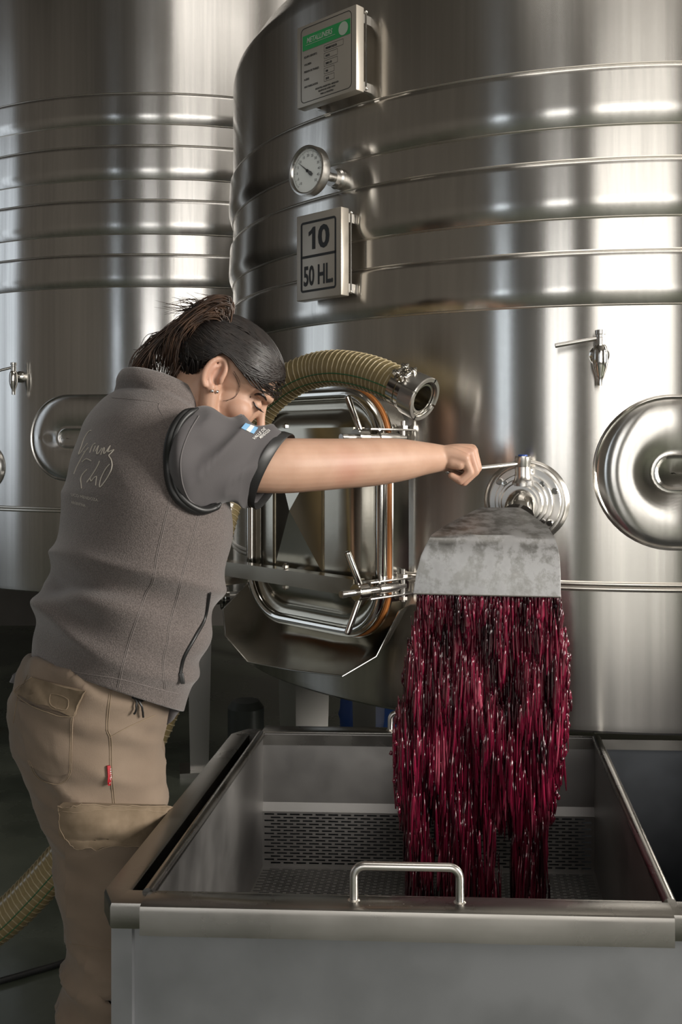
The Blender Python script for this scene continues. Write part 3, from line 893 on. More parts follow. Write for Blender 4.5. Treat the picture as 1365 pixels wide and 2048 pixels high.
def droplets():
    rnd = random.Random(3); m = MB()
    for k in range(170):
        b = rnd.uniform(.36, .80) if k < 130 else rnd.uniform(.05, 1.0); a = -.0665 + rnd.uniform(-.018, .018)
        r = rnd.uniform(.0010, .0034); m.sphere(K(a, b, .0002), r * rnd.uniform(.8, 1.5), r * rnd.uniform(.8, 1.8), r * .40, 5)
    o = m.build('water_droplets', NT('water').set(Base_Color=(.9, .95, .95), Roughness=.03, Transmission_Weight=1.0, IOR=1.33).m, origin=K(-.0665, .5, 0), ang=80)
    prop(o, 'water droplets beaded on the left rim of the tub', 'water', kind='stuff')
droplets()
# ================================================================ things half seen in the background
def cable():
    pts = []
    for x, y in ((-160, 2010), (-60, 1978), (0, 1962), (60, 1945), (135, 1922), (230, 1880), (330, 1800)):
        D = FPX * (EYE - .008) / (y - 890); pts.append(tuple(P(x, y, D)))
    o = MB().tube([Vector(p) for p in spline(pts, 40)], .0075, 8).build('power_cable', M['rubber'], origin=(-.8, 2.4, 0), ang=80)
    prop(o, 'black power cable lying on the floor behind the trousers', 'cable')
cable()
def drum():
    c = Vector((.17, 3.52, 0))
    root = thing('plastic_drum', 'blue plastic drum in the dark under the near tank', 'drum', c)
    pr = [(0.0, .155), (.01, .165), (.10, .172), (.12, .178), (.14, .172), (.30, .174), (.32, .18), (.34, .174), (.46, .168), (.50, .150), (.50, .02)]
    MB().lathe(c, ZV, pr, 40).build('body', M['drum'], root)
    MB().lathe(c + ZV * .495, ZV, [(0, .13), (.02, .13), (.022, .12)], 32).build('lid', M['rubber'], root)
drum()
def pump_base():
    c = P(492, 1400, 3.0); c.z = 0
    root = thing('transfer_pump', 'dark round pump base on the floor below the drip tray', 'pump', c)
    MB().lathe(c, ZV, [(0, .10), (.02, .105), (.05, .105), (.06, .095), (.10, .08), (.22, .08), (.23, .095), (.25, .095), (.26, .06), (.34, .05)], 32).build('housing', plain('dark_cast_iron', (.05, .05, .045), .45, .6), root)
    MB().lathe(c + ZV * .34, ZV, [(0, .055), (.14, .055), (.16, .04)], 24).build('motor', plain('dark_motor', (.04, .045, .04), .5, .3), root)
    MB().lathe(c + Vector((.05, -.05, .15)), (.5, -.8, 0), [(0, .03), (.1, .03), (.1, .045), (.115, .045)], 20).build('inlet', M['satin'], root)
pump_base()
def far_valve():
    p = T2.hit(-22, 934); n, t = T2.frame(p)
    root = thing('blank_flange', 'dark round blanking flange on the far tank at the left edge', 'flange', p)
    MB().lathe(p - n * .004, n, [(0, .088), (.012, .085), (.016, .080), (.016, .074), (.010, .072), (.024, .070), (.026, .06), (.026, .001)], 48).build('cover', M['satin'], root, ang=30)
    m = MB()
    for k in range(6):
        a = 2 * PI * k / 6; m.lathe(p + n * .022 + (t * math.cos(a) + ZV * math.sin(a)) * .058, n, [(0, .007), (.007, .007)], 6)
    pieces(m, 'bolt', M['polish'], root)
far_valve()

def drain_cock():
    p = T1.hit(476, 1195); n, t = T1.frame(p)
    root = thing('drain_cock', 'small clamped drain fitting on the near tank left of the drip tray', 'valve', p)
    MB().lathe(p - n * .02, n, [(0, .017), (.085, .017)], 20).build('pipe_stub', M['satin'], root)
    MB().lathe(p + n * .025, n, [(0, .020), (.002, .031), (.009, .031), (.012, .027), (.015, .031), (.022, .031), (.024, .020)], 28).build('clamp_ring', M['polish'], root, ang=30)
    MB().cyl(p + n * .036 + ZV * .028, p + n * .036 + ZV * .058, .006, 10).build('wing_bolt', M['polish'], root)
drain_cock()
# ================================================================ the woman
VR = Vector((.64, -.77, 0)); VF = Vector((.77, .64, 0))       # her right, and the way she faces
CAMP = Vector((0, 0, EYE))

def limb(mb, pts, rad, n=24, seg=20):
    d = spline([tuple(p) + (r,) for p, r in zip(pts, rad)], n)
    ps = [Vector(q[:3]) for q in d]; rs = [q[3] for q in d]
    mb.tube(ps, rs, seg); mb.sphere(ps[0], rs[0], n=8); mb.sphere(ps[-1], rs[-1], n=8)

def fuse(mb, voxel, sm=4, fac=0.5):
    me = bpy.data.meshes.new('fuse'); me.from_pydata(mb.v, [], mb.f)
    bm = bmesh.new(); bm.from_mesh(me); bmesh.ops.recalc_face_normals(bm, faces=bm.faces[:]); bm.to_mesh(me); bm.free()
    out = evaluated(me, [('REMESH', dict(mode='VOXEL', voxel_size=voxel, use_smooth_shade=True)), ('SMOOTH', dict(factor=fac, iterations=sm))])
    return smooth(out)

def sect(pl, pr, D, q=.72, beta=20, exp=2.3, n=72):
    """torso cross-section whose outline meets the photo at pl and pr"""
    cx = (pl[0] + pr[0]) / 2; cy = (pl[1] + pr[1]) / 2
    W = abs(pr[0] - pl[0]) / 2 * D / FPX
    c = P(cx, cy, D); b = math.radians(beta)
    fp = VF * math.cos(b) - ZV * math.sin(b)
    a = W / math.sqrt(VR.x ** 2 + (q * VF.x) ** 2); bb = a * q
    out = []
    for k in range(n):
        t = 2 * PI * k / n; ct, st = math.cos(t), math.sin(t)
        out.append(c + VR * (a * math.copysign(abs(ct) ** (2 / exp), ct)) + fp * (bb * math.copysign(abs(st) ** (2 / exp), st)))
    return out

def loft(secs, n):
    m = len(secs[0]); cols = [spline([tuple(s[k]) for s in secs], n) for k in range(m)]
    return [[Vector(cols[k][i]) for k in range(m)] for i in range(n)]

# ---- head frame
HD = 1.80; HC = P(459, 745, HD)
az, pt = math.radians(8), math.radians(-35)
HF = Vector((math.cos(pt) * math.cos(az), math.cos(pt) * math.sin(az), math.sin(pt)))
HR = Vector((math.sin(az), -math.cos(az), 0)); HU = HR.cross(HF)
HS = .95
def H(f, r, u): return HC + (HF * f + HR * r + HU * u) * HS

# ---- the arm that works the lever
ARM = [(P(392, 915, 1.70), .050), (P(470, 925, 1.705), .050), (P(560, 931, 1.725), .0485), (P(620, 930, 1.75), .0470), (P(690, 927, 1.785), .0450), (P(742, 924, 1.815), .0445), (P(800, 920, 1.85), .0400), (P(848, 917, 1.88), .0315), (P(884, 916, 1.905), .0255)]
def hand(mb, kn, pips, mids, tips, w, thumb):
    wrist = [P(880, 912, 1.893), P(882, 913, 1.903), P(882, 913, 1.915), P(880, 914, 1.925)]
    return

def body():
    b = MB()
    E3 = (HF, HR, HU)
    S = lambda f, r, u, a, c, d: b.sphere(H(f, r, u), a * HS, c * HS, d * HS, n=20, axes=E3)
    S(-.006, 0, .014, .096, .074, .073)
    S(.034, 0, -.040, .056, .056, .072)
    S(.046, 0, -.078, .044, .040, .036)
    S(.066, 0, -.106, .022, .022, .017)
    for s in (-1, 1):
        limb(b, [H(-.012, .056 * s, -.045), H(.012, .050 * s, -.086), H(.058, .020 * s, -.108)], [.018, .016, .014], 10, 12)
        limb(b, [H(.070, .050 * s, .000), H(.087, .028 * s, .002), H(.088, .008 * s, -.002)], [.010, .011, .009], 8, 10)
        S(.050, .034 * s, -.050, .032, .026, .027)
        S(.0735, .031 * s, -.024, .0145, .0150, .0125)
        S(.1035, .0105 * s, -.064, .0085, .0075, .0070)
        # ear: helix, bowl, lobe, tragus
        ear = []
        for k in range(15):
            t = math.radians(-70 + 262 * k / 14)
            ef = -.0165 * math.cos(t) + .003 * math.sin(t); eu = .029 * math.sin(t)
            ear.append(H(-.020 + ef * .97 - eu * .22, (.078 + .007 * max(0, math.cos(t))) * s, -.022 + eu * .97 + ef * .22))
        limb(b, ear, [.0052] * 15, 40, 10)
        S(-.020, .0705 * s, -.022, .014, .0055, .025)
        S(-.010, .0765 * s, -.048, .0075, .0050, .0090)
        S(-.002, .076 * s, -.028, .0050, .0060, .0075)
        limb(b, [H(-.020, .077 * s, -.004), H(-.026, .080 * s, -.016), H(-.025, .079 * s, -.032), H(-.016, .078 * s, -.041)], [.0030, .0036, .0036, .003], 12, 8)
    limb(b, [H(.086, 0, -.010), H(.098, 0, -.034), H(.112, 0, -.056)], [.0085, .0075, .0090], 10, 12)
    S(.1125, 0, -.061, .0105, .0110, .0090)
    limb(b, [H(.084, -.022, -.084), H(.096, -.008, -.081), H(.0965, .008, -.081), H(.084, .022, -.084)], [.004, .0065, .0065, .004], 12, 10)
    limb(b, [H(.083, -.018, -.090), H(.094, 0, -.0925), H(.083, .018, -.090)], [.004, .0070, .004], 12, 10)
    # neck, trunk, hidden limbs
    nb = P(330, 830, 1.775)
    limb(b, [H(-.022, 0, -.045), H(-.035, 0, -.10), (H(-.035, 0, -.10) + nb) / 2, nb], [.056, .052, .054, .062], 16, 24)
    limb(b, [nb, P(300, 900, 1.77), P(285, 1000, 1.76), P(268, 1120, 1.745), P(235, 1260, 1.72), P(200, 1400, 1.72), P(185, 1490, 1.72)], [.060, .095, .100, .095, .095, .100, .10], 30, 24)
    shR = P(385, 915, 1.70); shL = P(225, 885, 1.90)
    limb(b, [shL, nb + Vector((0, 0, -.03)), shR], [.05, .055, .055], 12, 20)
    limb(b, [p for p, r in ARM], [r for p, r in ARM], 60, 28)
    b.sphere(P(700, 946, 1.772), .019, n=12)                       # point of the elbow
    limb(b, [shL, P(232, 1010, 1.93), P(240, 1150, 1.94), P(262, 1270, 1.90), P(280, 1360, 1.88)], [.048, .042, .036, .032, .024], 24, 16)
    limb(b, [P(280, 1360, 1.88), P(288, 1400, 1.87), P(292, 1440, 1.865)], [.026, .032, .012], 8, 12)
    for k in range(4): limb(b, [P(278 + k * 6, 1405, 1.855 + .018 * k), P(284 + k * 6, 1450, 1.855 + .017 * k), P(292 + k * 6, 1478, 1.858 + .016 * k)], [.0095, .0085, .007], 6, 8)
    limb(b, [P(290, 1385, 1.845), P(302, 1420, 1.835), P(306, 1440, 1.835)], [.012, .0095, .008], 6, 8)
    # right fist closed on the lever
    dk = (1.884, 1.904, 1.924, 1.946)
    KN = [(930, 917), (940, 908), (946, 902), (944, 899)]
    PIPS = [(941, 945), (951, 942), (955, 936), (954, 931)]
    DIPS = [(921, 962), (928, 964), (931, 961), (930, 955)]
    TIPS = [(903, 951), (908, 952), (910, 950), (910, 946)]
    W0 = [(878, 910, 1.893), (880, 909, 1.903), (880, 909, 1.915), (878, 911, 1.926)]
    for k in range(4):
        kn = P(*KN[k], dk[k]); pp = P(*PIPS[k], dk[k]); dd = P(*DIPS[k], dk[k]); tt = P(*TIPS[k], dk[k] + .001)
        limb(b, [P(*W0[k]), (P(*W0[k]) + kn) / 2 + Vector((0, 0, .003)), kn], [.017, .0145, .0112], 10, 14)
        limb(b, [(P(*W0[k]) + kn) / 2 + Vector((0, 0, -.010)), kn + Vector((-.010, 0, -.012))], [.014, .0105], 6, 12)
        rr = (.0088, .0098, .0100, .0096)[k]
        limb(b, [kn, pp], [rr * 1.06, rr * .98], 8, 12); limb(b, [pp, dd], [rr * .98, rr * .90], 8, 12); limb(b, [dd, tt], [rr * .90, rr * .76], 8, 12)
    limb(b, [P(886, 920, 1.935), P(905, 938, 1.962), P(928, 950, 1.962), P(944, 950, 1.945)], [.017, .0135, .0115, .0085], 14, 12)
    # hidden legs
    for hip, kn, an in ((P(215, 1500, 1.69), P(215, 1860, 1.69), P(220, 2290, 1.70)), (P(195, 1490, 1.82), P(225, 1830, 1.93), P(190, 2150, 1.95))):
        limb(b, [hip, (hip + kn) / 2, kn, (kn + an) / 2, an], [.080, .066, .050, .044, .034], 24, 16)
    # no neck stump inside the collar: everything is one surface
    return fuse(b, .0024, 5, .5)

sk = NT('skin'); _a = sk.noise(26, 4); _b = sk.noise(420, 2)
_f = sk.n('ShaderNodeAttribute'); _f.attribute_name = 'flush'
_m = sk.n('ShaderNodeMix', data_type='RGBA'); sk.l(_f.outputs['Fac'], _m.inputs['Factor']); _m.inputs['B'].default_value = (.40, .175, .125, 1)
sk.l(sk.ramp(_a, [(0.3, (.43, .255, .175)), (0.7, (.49, .305, .215))]), _m.inputs['A'])
sk.set(Base_Color=_m.outputs['Result'], Roughness=.52, Subsurface_Weight=.12, Subsurface_Radius=(.012, .004, .002), Normal=sk.bump(_b, .12, .0006))
M['skin'] = sk.m
LOC = Vector((P(220, 1500, 1.72).x, 1.72, 0))
_b = body()
_w = np.zeros(len(_b.vertices), dtype=np.float32)
_co = np.empty(len(_b.vertices) * 3, dtype=np.float32); _b.vertices.foreach_get('co', _co); _co = _co.reshape(-1, 3)
for c, r, k in ((P(697, 938, 1.74), .030, .55), (P(690, 915, 1.74), .022, .35), (H(-.02, .08, -.02), .030, .45), (H(.060, .05, -.05), .030, .25), (H(.11, 0, -.06), .016, .35), (P(948, 915, 1.9), .030, .30), (P(915, 962, 1.9), .025, .45)):
    _w = np.maximum(_w, k * np.exp(-((_co - np.array(c)) ** 2).sum(1) / (r * r)))
_b.attributes.new('flush', 'FLOAT', 'POINT').data.foreach_set('value', _w.astype(np.float32))
woman = link('person', _b, M['skin'], origin=LOC)
prop(woman, 'woman in grey fleece vest and khaki trousers reaching for the valve lever', 'person')

# ---------------------------------------------------------------- vest
def fold(p, amp, sx=2.4, sz=9, seed=0):
    v = Vector((p.x * sx + seed, p.y * sx, p.z * sz + p.x * 4.0))
    r = 1 - abs(noise.noise(v)) * 2
    return amp * (r * r * .9 + .5 * noise.noise(v * 2.1 + Vector((7, 3, 1))))

fl = NT('fleece'); _n = fl.noise(520, 3); _c = fl.noise(30, 3)
fl.set(Base_Color=fl.ramp(_n, [(0.36, (.070, .057, .052)), (0.66, (.135, .112, .104))]), Roughness=.95, Sheen_Weight=.35, Sheen_Roughness=.5, Normal=fl.bump(_n, .55, .0022))
M['fleece'] = fl.m
M['thread'] = plain('stitching', (.20, .175, .165), .9)
cl = NT('shirt_cloth'); _n = cl.noise(700, 2); cl.set(Base_Color=(.070, .064, .066), Roughness=.85, Sheen_Weight=.15, Normal=cl.bump(_n, .25, .0005)); M['shirt'] = cl.m
pc = NT('canvas_trousers'); _n = pc.noise(600, 2, (1, 1, .6)); _c = pc.noise(9, 4)
pc.set(Base_Color=pc.ramp(_c, [(0.3, (.160, .116, .082)), (0.7, (.205, .154, .112))]), Roughness=.88, Sheen_Weight=.12, Normal=pc.bump(_n, .3, .0006)); M['canvas'] = pc.m
pd = NT('worn_canvas'); _c = pd.noise(40, 4); pd.set(Base_Color=pd.ramp(_c, [(0.3, (.125, .090, .055)), (0.7, (.20, .148, .098))]), Roughness=.9); M['flap'] = pd.m
M['canvas_thread'] = plain('canvas_thread', (.22, .165, .11), .9)

def vest():
    S = [((52, 1337), (374, 1402), 1.715, .74, 24), ((62, 1300), (388, 1352), 1.715, .74, 23), ((75, 1262), (402, 1302), 1.715, .74, 22), ((83, 1212), (420, 1240), 1.72, .74, 21), ((94, 1172), (433, 1190), 1.725, .74, 20),
         ((106, 1120), (448, 1130), 1.73, .74, 19), ((117, 1060), (459, 1064), 1.74, .74, 18), ((127, 1000), (463, 1004), 1.745, .74, 18), ((137, 940), (455, 950), 1.755, .72, 18), ((153, 888), (436, 905), 1.765, .70, 20),
         ((174, 846), (416, 868), 1.77, .66, 22), ((197, 813), (402, 840), 1.775, .62, 24), ((219, 795), (398, 822), 1.775, .62, 26)]
    secs = [sect(a, b, D, q, be, 2.35) for a, b, D, q, be in S]
    rows = loft(secs, 90)
    n = len(rows)
    out = []
    for i, r in enumerate(rows):
        t = i / (n - 1); c = sum(r, Vector()) / len(r); rr = []
        waist = math.exp(-((t - .28) / .16) ** 2)
        for k, p in enumerate(r):
            d = (p - c).normalized()
            a = .0065 + .0150 * waist
            h = fold(p, a) * min(1, t * 8) * min(1, (1 - t) * 6)
            # deep fold above the waist at her back
            back = max(0, -d.dot(VF)) ** .7
            h += back * (.014 * math.exp(-((t - .215 - .05 * d.dot(VR)) / .035) ** 2) - .014 * math.exp(-((t - .285 - .05 * d.dot(VR)) / .035) ** 2))
            # pull lines from the armhole
            rr.append(p + d * h)
        out.append(rr)
    # hem turned under, collar stand
    inner = [p + (sum(out[0], Vector()) / 72 - p).normalized() * .012 for p in out[0]]
    inner2 = [p + ZV * .03 for p in inner]
    C = [((224, 789), (401, 812), 1.775, .80, 27), ((227, 775), (404, 800), 1.78, .86, 25), ((235, 760), (402, 786), 1.785, .9, 23), ((243, 753), (397, 777), 1.787, .9, 22), ((250, 755), (390, 779), 1.787, .9, 22), ((253, 770), (385, 793), 1.785, .9, 23), ((256, 800), (380, 822), 1.78, .85, 25)]
    cs = [sect(a, b, D, q, be, 2.1) for a, b, D, q, be in C]
    allr = [inner2, inner] + out + loft(cs, 24)
    m = MB(); m.grid(allr, True)
    me = m.mesh('vest', None)
    return evaluated(me, [('SUBSURF', dict(levels=1))])
_v = vest(); smooth(_v)
VESTM = _v.copy()
vesto = link('fleece_vest', _v, M['fleece'], woman)

def bvh(me):
    me.calc_loop_triangles()
    return BVHTree.FromPolygons([v.co.copy() for v in me.vertices], [tuple(t.vertices) for t in me.loop_triangles])
VB = bvh(VESTM)
def on(B, x, y, off=.001):
    d = (P(x, y, 1.0) - CAMP).normalized()
    h, nn, i, ds = B.ray_cast(CAMP, d)
    if h is None: return None
    if nn.dot(d) > 0: nn = -nn
    return h + nn * off
def drape(B, line, n, off=.001):
    pts = [on(B, q[0], q[1], off) for q in spline(line, n)]
    return [p for p in pts if p is not None]
def seam(name, B, line, mat, parent, r=.00045, off=.0004, n=40, double=0):
    m = MB(); p = drape(B, line, n, off); m.tube(p, r, 5)
    if double: m.tube(drape(B, [(x + double, y) for x, y in line], n, off), r, 5)
    return m.build(name, mat, parent, ang=80)
def patch(name, B, quad, mat, parent, off=.003, n=14, cut=None, fix=True):
    """raised cloth piece: quad of photo points TL, TR, BR, BL draped on the surface"""
    g = []; gi = []
    for i in range(n + 1):
        r = []; ri = []
        for j in range(n + 1):
            u, v = j / n, i / n
            if cut: u, v = cut(u, v)
            x = (quad[0][0] * (1 - u) + quad[1][0] * u) * (1 - v) + (quad[3][0] * (1 - u) + quad[2][0] * u) * v
            y = (quad[0][1] * (1 - u) + quad[1][1] * u) * (1 - v) + (quad[3][1] * (1 - u) + quad[2][1] * u) * v
            p = on(B, x, y, off); q = on(B, x, y, -.002)
            if p is None:
                p = r[-1] if r else (g[-1][j] if g else P(x, y, 1.7)); q = p
            r.append(p); ri.append(q)
        g.append(r); gi.append(ri)
    m = MB(); m.grid(g)
    ed = lambda G: G[0] + [G[i][n] for i in range(1, n + 1)] + G[n][n - 1::-1] + [G[i][0] for i in range(n - 1, 0, -1)]
    m.grid([ed(g), ed(gi)], True)
    return m.build(name, mat, parent, ang=50)

for ln in ([(341, 994), (330, 1036), (313, 1110), (305, 1162), (292, 1185), (278, 1223), (260, 1275), (246, 1325), (235, 1374)],
           [(398, 1027), (380, 1089), (366, 1142), (355, 1188), (338, 1247), (334, 1283), (325, 1325), (329, 1378)]):
    seam('side_seam', VB, ln, M['thread'], vesto, double=3.2)
seam('hem_seam', VB, [(72, 1325), (105, 1333), (169, 1347), (239, 1358), (316, 1378), (358, 1388)], M['thread'], vesto, double=0)
seam('collar_seam', VB, [(224, 796), (267, 799), (316, 806), (318, 818), (343, 861)], M['thread'], vesto)
seam('pocket_zip', VB, [(419, 1185), (409, 1237), (391, 1272), (368, 1314), (360, 1348)], M['rubber'], vesto, r=.0032, off=.0005)
m = MB(); q = on(VB, 361, 1346, .004)
if q: m.box(q - ZV * .008, (1, .3, 0), (0, 1, 0), (-.15, 0, 1), .0035, .002, .009, .001)
m.build('zip_puller', M['rubber'], vesto)

def script_back():
    k = lambda L: [(110 + x / 8.53, 840 + y / 8.53) for x, y in L]
    ST = [[(620, 180), (580, 200), (530, 270), (490, 350), (450, 470), (410, 580), (440, 565), (500, 480), (560, 400)], [(575, 475), (540, 520), (500, 545), (495, 550)], [(575, 475), (520, 545), (470, 630), (420, 720), (370, 820), (330, 920)],
          [(690, 400), (655, 430), (625, 490), (600, 560)], [(700, 440), (680, 490), (660, 540)], [(750, 440), (720, 490), (700, 530)], [(750, 440), (720, 560), (735, 580), (770, 540), (810, 480)], [(830, 490), (800, 560), (790, 595)], [(830, 490), (850, 480), (840, 575), (880, 540), (950, 440)],
          [(950, 440), (905, 545), (960, 530), (1010, 512), (960, 570), (925, 610), (960, 670), (980, 750), (970, 840), (930, 930), (870, 1030), (810, 1110), (775, 1145), (765, 1110), (790, 1000), (840, 890), (890, 810), (940, 755)],
          [(470, 720), (510, 680), (550, 665), (590, 680), (622, 695)], [(550, 850), (500, 900), (460, 960), (445, 1020), (455, 1100), (460, 1170)], [(768, 700), (740, 770), (690, 860), (620, 970), (550, 1065)], [(550, 1065), (600, 1000), (625, 1045), (670, 990), (715, 965), (710, 1030), (700, 1120)]]
    m = MB()
    for s in ST:
        p = drape(VB, k(s), max(8, len(s) * 4), .0008)
        if len(p) > 2: m.tube(p, .0009, 5)
    # the two small lines below: drawn with straight strokes
    def words(txt, x0, y0, x1, y1, h):
        me = text_mesh(txt, 1, 0, 2); xs = [v.co.x for v in me.vertices]; w = max(xs)
        vs = []
        for v in me.vertices:
            f = v.co.x / w; q = on(VB, x0 + (x1 - x0) * f - v.co.y * h * .12, y0 + (y1 - y0) * f - v.co.y * h, .0009)
            vs.append(q if q else P(x0, y0, 1.7))
        m.add(vs, [tuple(p.vertices) for p in me.polygons]); bpy.data.meshes.remove(me)
    words('UCO MENDOZA', 143, 992, 197, 1003, 8.5); words('ARGENTINA', 144, 1007, 172, 1014, 8)
    m.build('back_embroidery', plain('embroidery', (.50, .46, .40), .7), vesto, fix=False)
script_back()

# ---------------------------------------------------------------- shirt: sleeve, cuff, hem below the vest
def tube_secs(S, n=48):
    out = []
    for (t, b, D, rd, Db) in S:
        p0 = P(t[0], t[1], D); p1 = P(b[0], b[1], Db); c = (p0 + p1) / 2; a = (p0 - p1) / 2
        dv = Vector((0.18, 1, 0)).normalized(); dv = (dv - a.normalized() * dv.dot(a.normalized())).normalized()
        out.append([c + a * math.cos(2 * PI * k / n) + dv * (rd * math.sin(2 * PI * k / n)) for k in range(n)])
    return out
def shirt():
    S = [((362, 838), (372, 1012), 1.66, .072, 1.65), ((386, 821), (398, 1022), 1.65, .084, 1.64), ((430, 823), (428, 1010), 1.66, .084, 1.65), ((475, 836), (452, 1004), 1.675, .080, 1.665), ((515, 850), (474, 1003), 1.695, .078, 1.68), ((548, 860), (490, 1007), 1.715, .076, 1.695), ((574, 868), (498, 1011), 1.73, .075, 1.70)]
    rows = loft(tube_secs(S), 60)
    out = []
    for i, r in enumerate(rows):
        t = i / 59; c = sum(r, Vector()) / len(r); rr = []
        for p in r:
            d = (p - c).normalized()
            v = Vector((p.x * 9 + p.z * 7, p.y * 7, p.z * 16 - p.x * 10))
            h = .020 * (.5 - 2 * abs(noise.noise(v))) * min(1, (1 - t) * 4 + .2) * min(1, t * 3)
            rr.append(p + d * h)
        out.append(rr)
    m = MB(); m.grid(out, True)
    # shirt tail showing under the hem
    hem = [sect((48, 1352), (368, 1418), 1.715, .72, 24), sect((36, 1366), (362, 1440), 1.715, .70, 26)]
    me = m.mesh('sleeve', None)
    return me
_s = shirt(); smooth(_s); SHB = bvh(_s)
shirto = link('polo_shirt', _s, M['shirt'], woman)
def cuff():
    S = [((570, 866), (496, 1010), 1.728, .077, 1.70), ((573, 866), (498, 1012), 1.73, .0785, 1.702), ((588, 871), (510, 1017), 1.737, .0785, 1.708), ((590, 873), (511, 1017), 1.738, .0765, 1.709), ((585, 874), (507, 1012), 1.736, .074, 1.708), ((560, 874), (490, 1000), 1.727, .072, 1.70)]
    m = MB(); m.grid(tube_secs(S), True); o = m.build('sleeve_cuff', M['rubber'], shirto, ang=60)
    prop(o, 'black ribbed cuff')
cuff()
# tail of the shirt: two visible corners of cloth
def tail():
    m = MB()
    for ln, D0 in (([(330, 1395), (356, 1404), (372, 1408)], 1.70), ([(24, 1368), (45, 1352), (75, 1347)], 1.72)):
        top = [P(x, y - 16, D0) for x, y in ln]
        if ln[0][0] > 200: bot = [P(332, 1452, D0 - .01), P(347, 1440, D0 - .02), P(360, 1412, D0 + .02)]; mid = [P(331, 1424, D0 - .01), P(354, 1424, D0 - .03), P(366, 1412, D0 + .01)]
        else: bot = [P(19, 1366, D0), P(40, 1368, D0 - .02), P(72, 1362, D0 - .02)]; mid = [P(26, 1352, D0), P(44, 1356, D0 - .02), P(74, 1352, D0 - .02)]
        m = MB(); m.grid(loft([top, mid, bot], 10))
        me = evaluated(m.mesh('tail', None, False), [('SUBSURF', dict(levels=2)), ('SOLIDIFY', dict(thickness=.003, offset=0))])
        link('shirt_tail', smooth(me), M['shirt'], shirto)
tail()
# black binding around the armhole of the vest
def binding():
    ring = [(388, 822), (366, 836), (347, 868), (336, 920), (338, 965), (352, 997), (378, 1017), (402, 1024), (420, 1016), (432, 1004)]
    pts = []
    for q in spline(ring, 50):
        a = on(VB, q[0], q[1], .004); b = on(SHB, q[0], q[1], .004)
        c = [z for z in (a, b) if z is not None]
        if c: pts.append(min(c, key=lambda z: z.y))
    # iron out jumps in depth
    for _ in range(12):
        pts = [pts[0]] + [(pts[i - 1] + pts[i] * 2 + pts[i + 1]) / 4 for i in range(1, len(pts) - 1)] + [pts[-1]]
    pts = [p + Vector((0, -.004, 0)) for p in pts]
    tp = [min(1, .35 + min(i, len(pts) - 1 - i) / 5) for i in range(len(pts))]
    m = MB(); m.tube(pts, [.0072 * k for k in tp], 10); m.tube([p + Vector((.007, -.002, .001)) for p in pts], [.0052 * k for k in tp], 10)
    prop(m.build('armhole_binding', M['rubber'], vesto, ang=80), 'black armhole binding')
    seam('sleeve_seam', SHB, [(398, 832), (376, 870), (362, 915), (364, 960), (376, 995), (392, 1010)], plain('shirt_thread', (.13, .12, .12), .8), shirto, r=.0010)
binding()
# flag patch and lettering on the sleeve
FQ = [(492, 847), (516, 856), (507, 868), (483, 857)]
blue = plain('patch_blue', (.16, .33, .52), .7)
fp = patch('flag_patch', SHB, FQ, blue, shirto, .0012, 8)
patch('white_stripe', SHB, [(500.5, 850.5), (508, 853.5), (499, 865), (491, 860.5)], plain('patch_white', (.62, .60, .56), .7), fp, .0018, 6)
def sleeve_words():
    m = MB()
    def w(txt, x0, y0, x1, y1, h):
        me = text_mesh(txt, 1, .02, 2); ww = max(v.co.x for v in me.vertices); vs = []
        dx, dy = x1 - x0, y1 - y0; L = math.hypot(dx, dy); nx, ny = dy / L, -dx / L
        for v in me.vertices:
            f = v.co.x / ww; q = on(SHB, x0 + dx * f + nx * v.co.y * h, y0 + dy * f + ny * v.co.y * h, .0010)
            vs.append(q if q else P(x0, y0, 1.7))
        m.add(vs, [tuple(p.vertices) for p in me.polygons]); bpy.data.meshes.remove(me)
    w('VALLE DE', 508, 880, 532, 859, 8); w('MENDOZA', 521, 878, 541, 862, 8)
    m.build('sleeve_lettering', plain('white_thread', (.55, .54, .52), .7), shirto, fix=False)
sleeve_words()

# ---------------------------------------------------------------- trousers
def trousers():
    m = MB()
    S = [((42, 1322), (346, 1384), 1.715, .76, 22), ((27, 1388), (334, 1425), 1.715, .80, 20), ((19, 1430), (322, 1462), 1.715, .84, 14), ((26, 1480), (322, 1495), 1.715, .86, 8), ((42, 1525), (326, 1530), 1.715, .88, 4), ((66, 1570), (330, 1570), 1.71, .90, 2), ((84, 1610), (328, 1610), 1.70, .9, 0)]
    m.grid(loft([sect(a, b, D, q, be, 2.2, 48) for a, b, D, q, be in S], 40), True, True, True)
    R = [(1540, 70, 330), (1590, 78, 331), (1640, 94, 331), (1700, 112, 328), (1760, 118, 320), (1800, 128, 314), (1840, 140, 308), (1880, 142, 304), (1925, 135, 300), (1960, 130, 300), (1985, 126, 304), (2020, 127, 306), (2050, 133, 306), (2130, 138, 302), (2230, 146, 296), (2310, 150, 292), (2345, 150, 292)]
    def leg(off, rows, sc=1.0):
        g = []
        for y, l, r in rows:
            D = 1.70; c = P((l + r) / 2, y, D); w = (r - l) / 2 * D / FPX * sc
            c = c + off((y - 1540) / 800)
            g.append([c + Vector((math.cos(2 * PI * k / 48) * w, math.sin(2 * PI * k / 48) * w * .95, 0)) for k in range(48)])
        m.grid(loft(g, 90), True, True, True)
    leg(lambda t: Vector((0, 0, 0)), R)
    leg(lambda t: Vector((-.03 + .02 * t, .17 + .06 * t, .0)), R, .93)
    me = fuse(m, .006, 10, .5)
    # creases
    for v in me.vertices:
        p = v.co; t = (p.z - .05) / .75
        low = max(0, min(1, (.62 - p.z) / .4)); n_ = v.normal
        q = Vector((p.x * 7, p.y * 7, p.z * 15 + p.x * 6))
        h = (.0062 + .010 * low) * (1 - 2.2 * abs(noise.noise(q))) + .003 * noise.noise(q * 3)
        v.co = p + n_ * h
    me.update()
    return smooth(me)
